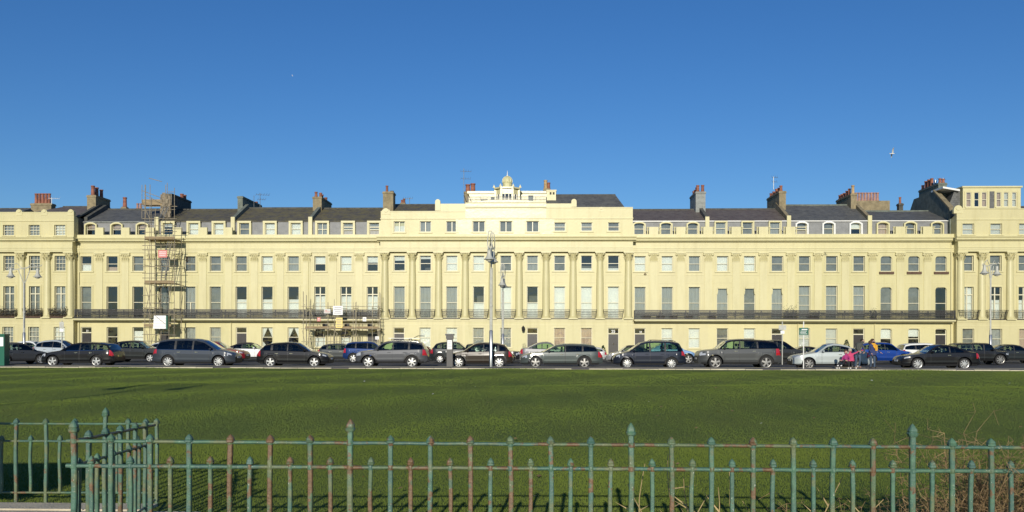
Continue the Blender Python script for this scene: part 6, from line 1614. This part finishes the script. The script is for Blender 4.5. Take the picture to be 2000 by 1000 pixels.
def base(u, Y): return (ux(u, Y, 700), Y, ZP)
# woman in navy coat with mustard scarf, stepping forward, head tilted; arm reaching down to the right
hb = MB(); hb.ball((.03, .045, 1.545), (.118, .115, .115), 12, 8); hb.ball((-.12, .05, 1.44), (.10, .10, .12), 10, 6); hb.ball((.11, .03, 1.44), (.06, .08, .10), 8, 6)
sc_ = MB(); sc_.lathe([(.10, -.05), (.135, -.02), (.14, .03), (.11, .07)], (.03, -.01, 1.34), 12); sc_.add([(-.05, -.15, 1.34), (.13, -.15, 1.34), (.20, -.19, 1.12), (.17, -.20, .98), (.05, -.19, 1.06), (-.06, -.12, 1.34 - .1)], [(0, 5, 4, 1), (1, 4, 3, 2)]); sc_.box(.04, .17, -.20, -.165, .98, 1.3)
sk_ = MB(); sk_.lathe([(.235, .74), (.22, .88), (.19, 1.02)], (0, 0, 0), 14)
person('woman in navy coat with a mustard scarf on the pavement beside the blue off-roader', base(1704, 50.3), {
    'pelvis': (-.02, 0, .88, (.17, .13)), 'waist': (-.02, 0, 1.04, (.15, .115)), 'chest': (0, -.01, 1.22, (.175, .125)), 'neck': (.02, -.02, 1.38, .055), 'head': (.04, -.04, 1.48, .085), 'crown': (.04, -.04, 1.575, .07),
    'hipl': (.09, 0, .82, .105), 'kneel': (.10, -.03, .47, .068), 'ankl': (.13, .0, .09, .05), 'toel': (.17, -.12, .045, .042), 'hipr': (-.10, 0, .82, .105), 'kneer': (-.09, .02, .47, .068), 'ankr': (-.02, .12, .10, .05), 'toer': (.0, .0, .045, .042),
    'shol': (.17, -.01, 1.30, .068), 'elbl': (.26, -.06, 1.06, .052), 'wril': (.33, -.22, .90, .036), 'handl': (.36, -.28, .86, .034), 'shor': (-.17, -.01, 1.30, .068), 'elbr': (-.22, -.02, 1.05, .052), 'wrir': (-.17, -.12, .86, .036), 'handr': (-.15, -.16, .79, .034)},
    std_edges(), regions(NAVYC, JEANS, SHOE), yaw=R(18), extras=[('hair', hb, HAIRB), ('scarf', sc_, MUST), ('coat_skirt', sk_, NAVYC), fingers(.36, -.30, .85, (.3, -.6, -.6)), fingers(-.15, -.17, .77, (.1, -.2, -1))] + face(.04, -.04, 1.485))
# man in grey-green jacket bending forward to the right
hm = MB(); hm.ball((.285, .012, 1.56), (.10, .10, .085), 10, 7)
hood = MB(); hood.ball((.08, .06, 1.33), (.15, .15, .11), 10, 6)
person('man in grey-green jacket and jeans bending over behind the child in pink', base(1675, 50.7), {
    'pelvis': (-.03, .02, .90, (.165, .13)), 'waist': (.0, 0, 1.06, (.16, .125)), 'chest': (.10, -.02, 1.26, (.19, .135)), 'neck': (.21, -.03, 1.40, .06), 'head': (.29, -.06, 1.48, .09), 'crown': (.31, -.06, 1.585, .072),
    'hipl': (.07, .0, .84, .105), 'kneel': (.09, -.10, .47, .072), 'ankl': (.10, .02, .09, .052), 'toel': (.17, -.10, .045, .045), 'hipr': (-.12, .0, .84, .105), 'kneer': (-.10, -.02, .47, .072), 'ankr': (-.08, .10, .09, .052), 'toer': (-.03, -.02, .045, .045),
    'shol': (.28, -.02, 1.30, .072), 'elbl': (.33, -.16, 1.05, .056), 'wril': (.22, -.28, .90, .038), 'handl': (.17, -.33, .86, .036), 'shor': (-.06, -.04, 1.33, .072), 'elbr': (-.14, -.18, 1.08, .056), 'wrir': (-.10, -.34, .94, .038), 'handr': (-.08, -.40, .90, .036)},
    std_edges(), regions(OLIVE, JEANS, TANSHOE), yaw=R(15), extras=[('hair', hm, HAIRD), ('hood', hood, OLIVE), fingers(.16, -.35, .85, (-.4, -.6, -.5)), fingers(-.08, -.42, .89, (.2, -.8, -.4))] + face(.30, -.06, 1.485))
# child in bright pink coat seen from behind, arm held out to the right
hc = MB(); hc.ball((-.02, .02, 1.02), (.105, .11, .115), 10, 7); hc.ball((-.02, .05, .93), (.09, .07, .09), 8, 5)
ck = MB(); ck.lathe([(.215, .42), (.20, .55), (.17, .70)], (0, 0, 0), 12)
person('child in bright pink coat with one arm stretched out beside the bending man', base(1661, 50.0), {
    'pelvis': (0, 0, .50, (.135, .11)), 'waist': (0, 0, .60, (.14, .11)), 'chest': (0, 0, .73, (.145, .11)), 'neck': (-.01, 0, .86, .045), 'head': (-.02, -.01, .97, .08), 'crown': (-.02, -.01, 1.06, .066),
    'hipl': (.07, 0, .46, .075), 'kneel': (.08, -.02, .27, .055), 'ankl': (.08, .02, .07, .04), 'toel': (.09, -.08, .035, .034), 'hipr': (-.07, 0, .46, .075), 'kneer': (-.07, .02, .27, .055), 'ankr': (-.07, .03, .07, .04), 'toer': (-.08, -.07, .035, .034),
    'shol': (.13, 0, .80, .055), 'elbl': (.28, -.04, .86, .045), 'wril': (.40, -.06, .93, .033), 'handl': (.45, -.06, .95, .03), 'shor': (-.13, 0, .79, .055), 'elbr': (-.18, -.06, .62, .045), 'wrir': (-.17, -.16, .50, .032), 'handr': (-.17, -.20, .46, .03)},
    std_edges(), regions(PINK, DARK, TANSHOE), yaw=R(8), extras=[('hair', hc, HAIRG), ('coat_skirt', ck, PINK), fingers(.46, -.06, .955, (.9, -.1, .3)), fingers(-.17, -.22, .45, (0, -.4, -.8))] + face(-.02, -.01, .975, -1, 0, .9))
# child crouching on a skateboard
h2 = MB(); h2.ball((.06, .035, .87), (.105, .10, .10), 10, 7); h2.ball((.07, .08, .78), (.08, .055, .09), 8, 5)
SB = thing('skateboard', 'long pale skateboard under the crouching child', 'skateboard', base(1656, 49.75))
bx_, by_ = ORG[SB.name][0], 49.75
MB().box(bx_ - .72, bx_ + .55, by_ - .10, by_ + .10, ZP + .075, ZP + .095).build('deck', M['hemp'], SB)
for q in (-.62, -.5, .0, .12, .42):
    for s in (-1, 1): MB().lathe([(.0, -.02), (.034, -.02), (.034, .02), (.0, .02)], (bx_ + q, by_ + s * .08, ZP + .036), 10, axis='y').build('wheel', M['white'], SB)
person('child in plum fleece crouching on the skateboard with white trainers', (ux(1650, 49.75, 700), 49.75, ZP + .095), {
    'pelvis': (.10, .03, .20, (.13, .11)), 'waist': (.07, .02, .34, (.13, .105)), 'chest': (.03, -.01, .52, (.14, .105)), 'neck': (.05, -.02, .66, .045), 'head': (.06, -.04, .80, .08), 'crown': (.06, -.04, .89, .066),
    'hipl': (.16, -.03, .20, .078), 'kneel': (-.06, -.22, .40, .06), 'ankl': (-.16, -.06, .10, .042), 'toel': (-.26, -.08, .05, .038), 'hipr': (.03, .05, .20, .078), 'kneer': (-.24, .0, .38, .06), 'ankr': (-.30, .04, .10, .042), 'toer': (-.41, .03, .05, .038),
    'shol': (.17, -.03, .58, .056), 'elbl': (.20, -.20, .44, .045), 'wril': (.08, -.28, .36, .032), 'handl': (.03, -.29, .37, .03), 'shor': (-.09, -.02, .58, .056), 'elbr': (-.16, -.08, .42, .045), 'wrir': (-.22, -.14, .36, .032), 'handr': (-.25, -.16, .38, .03)},
    std_edges(), regions(PURPLE, DARK, WSHOE), extras=[('hair', h2, HAIRB), fingers(.01, -.30, .37, (-1, -.1, 0)), fingers(-.27, -.16, .38, (-1, 0, 0))] + face(.06, -.04, .805, -1, 0, .9))
# driver in the two-tone off-roader
r0, L0, H0, pl0, hw0, bz0 = rr_
dp = on_car(rr_, .47, -.36, .42)
hd = MB(); hd.ball((.02, 0, .80), (.10, .09, .10), 10, 6)
person('driver in a blue shirt at the wheel of the two-tone off-roader', (dp.x, dp.y, dp.z), {
    'pelvis': (.05, 0, .10, (.15, .13)), 'waist': (.06, 0, .26, (.14, .12)), 'chest': (.05, 0, .46, (.17, .13)), 'neck': (.02, 0, .62, .052), 'head': (.0, 0, .73, .085), 'crown': (.0, 0, .82, .07),
    'hipl': (-.02, .10, .10, .09), 'kneel': (-.40, .12, .20, .065), 'ankl': (-.62, .12, -.10, .05), 'toel': (-.74, .12, -.12, .04), 'hipr': (-.02, -.10, .10, .09), 'kneer': (-.40, -.12, .20, .065), 'ankr': (-.62, -.12, -.10, .05), 'toer': (-.74, -.12, -.12, .04),
    'shol': (.05, .18, .53, .065), 'elbl': (-.12, .22, .36, .05), 'wril': (-.33, .14, .44, .034), 'handl': (-.40, .12, .47, .032), 'shor': (.05, -.18, .53, .065), 'elbr': (-.12, -.23, .36, .05), 'wrir': (-.33, -.14, .44, .034), 'handr': (-.40, -.12, .47, .032)},
    std_edges(), regions(cloth((.05, .12, .36), 'blue_shirt'), JEANS, SHOE), extras=[('hair', hd, HAIRG), fingers(-.41, .11, .48, (-.7, -.3, .4)), fingers(-.41, -.11, .48, (-.7, .3, .4))])
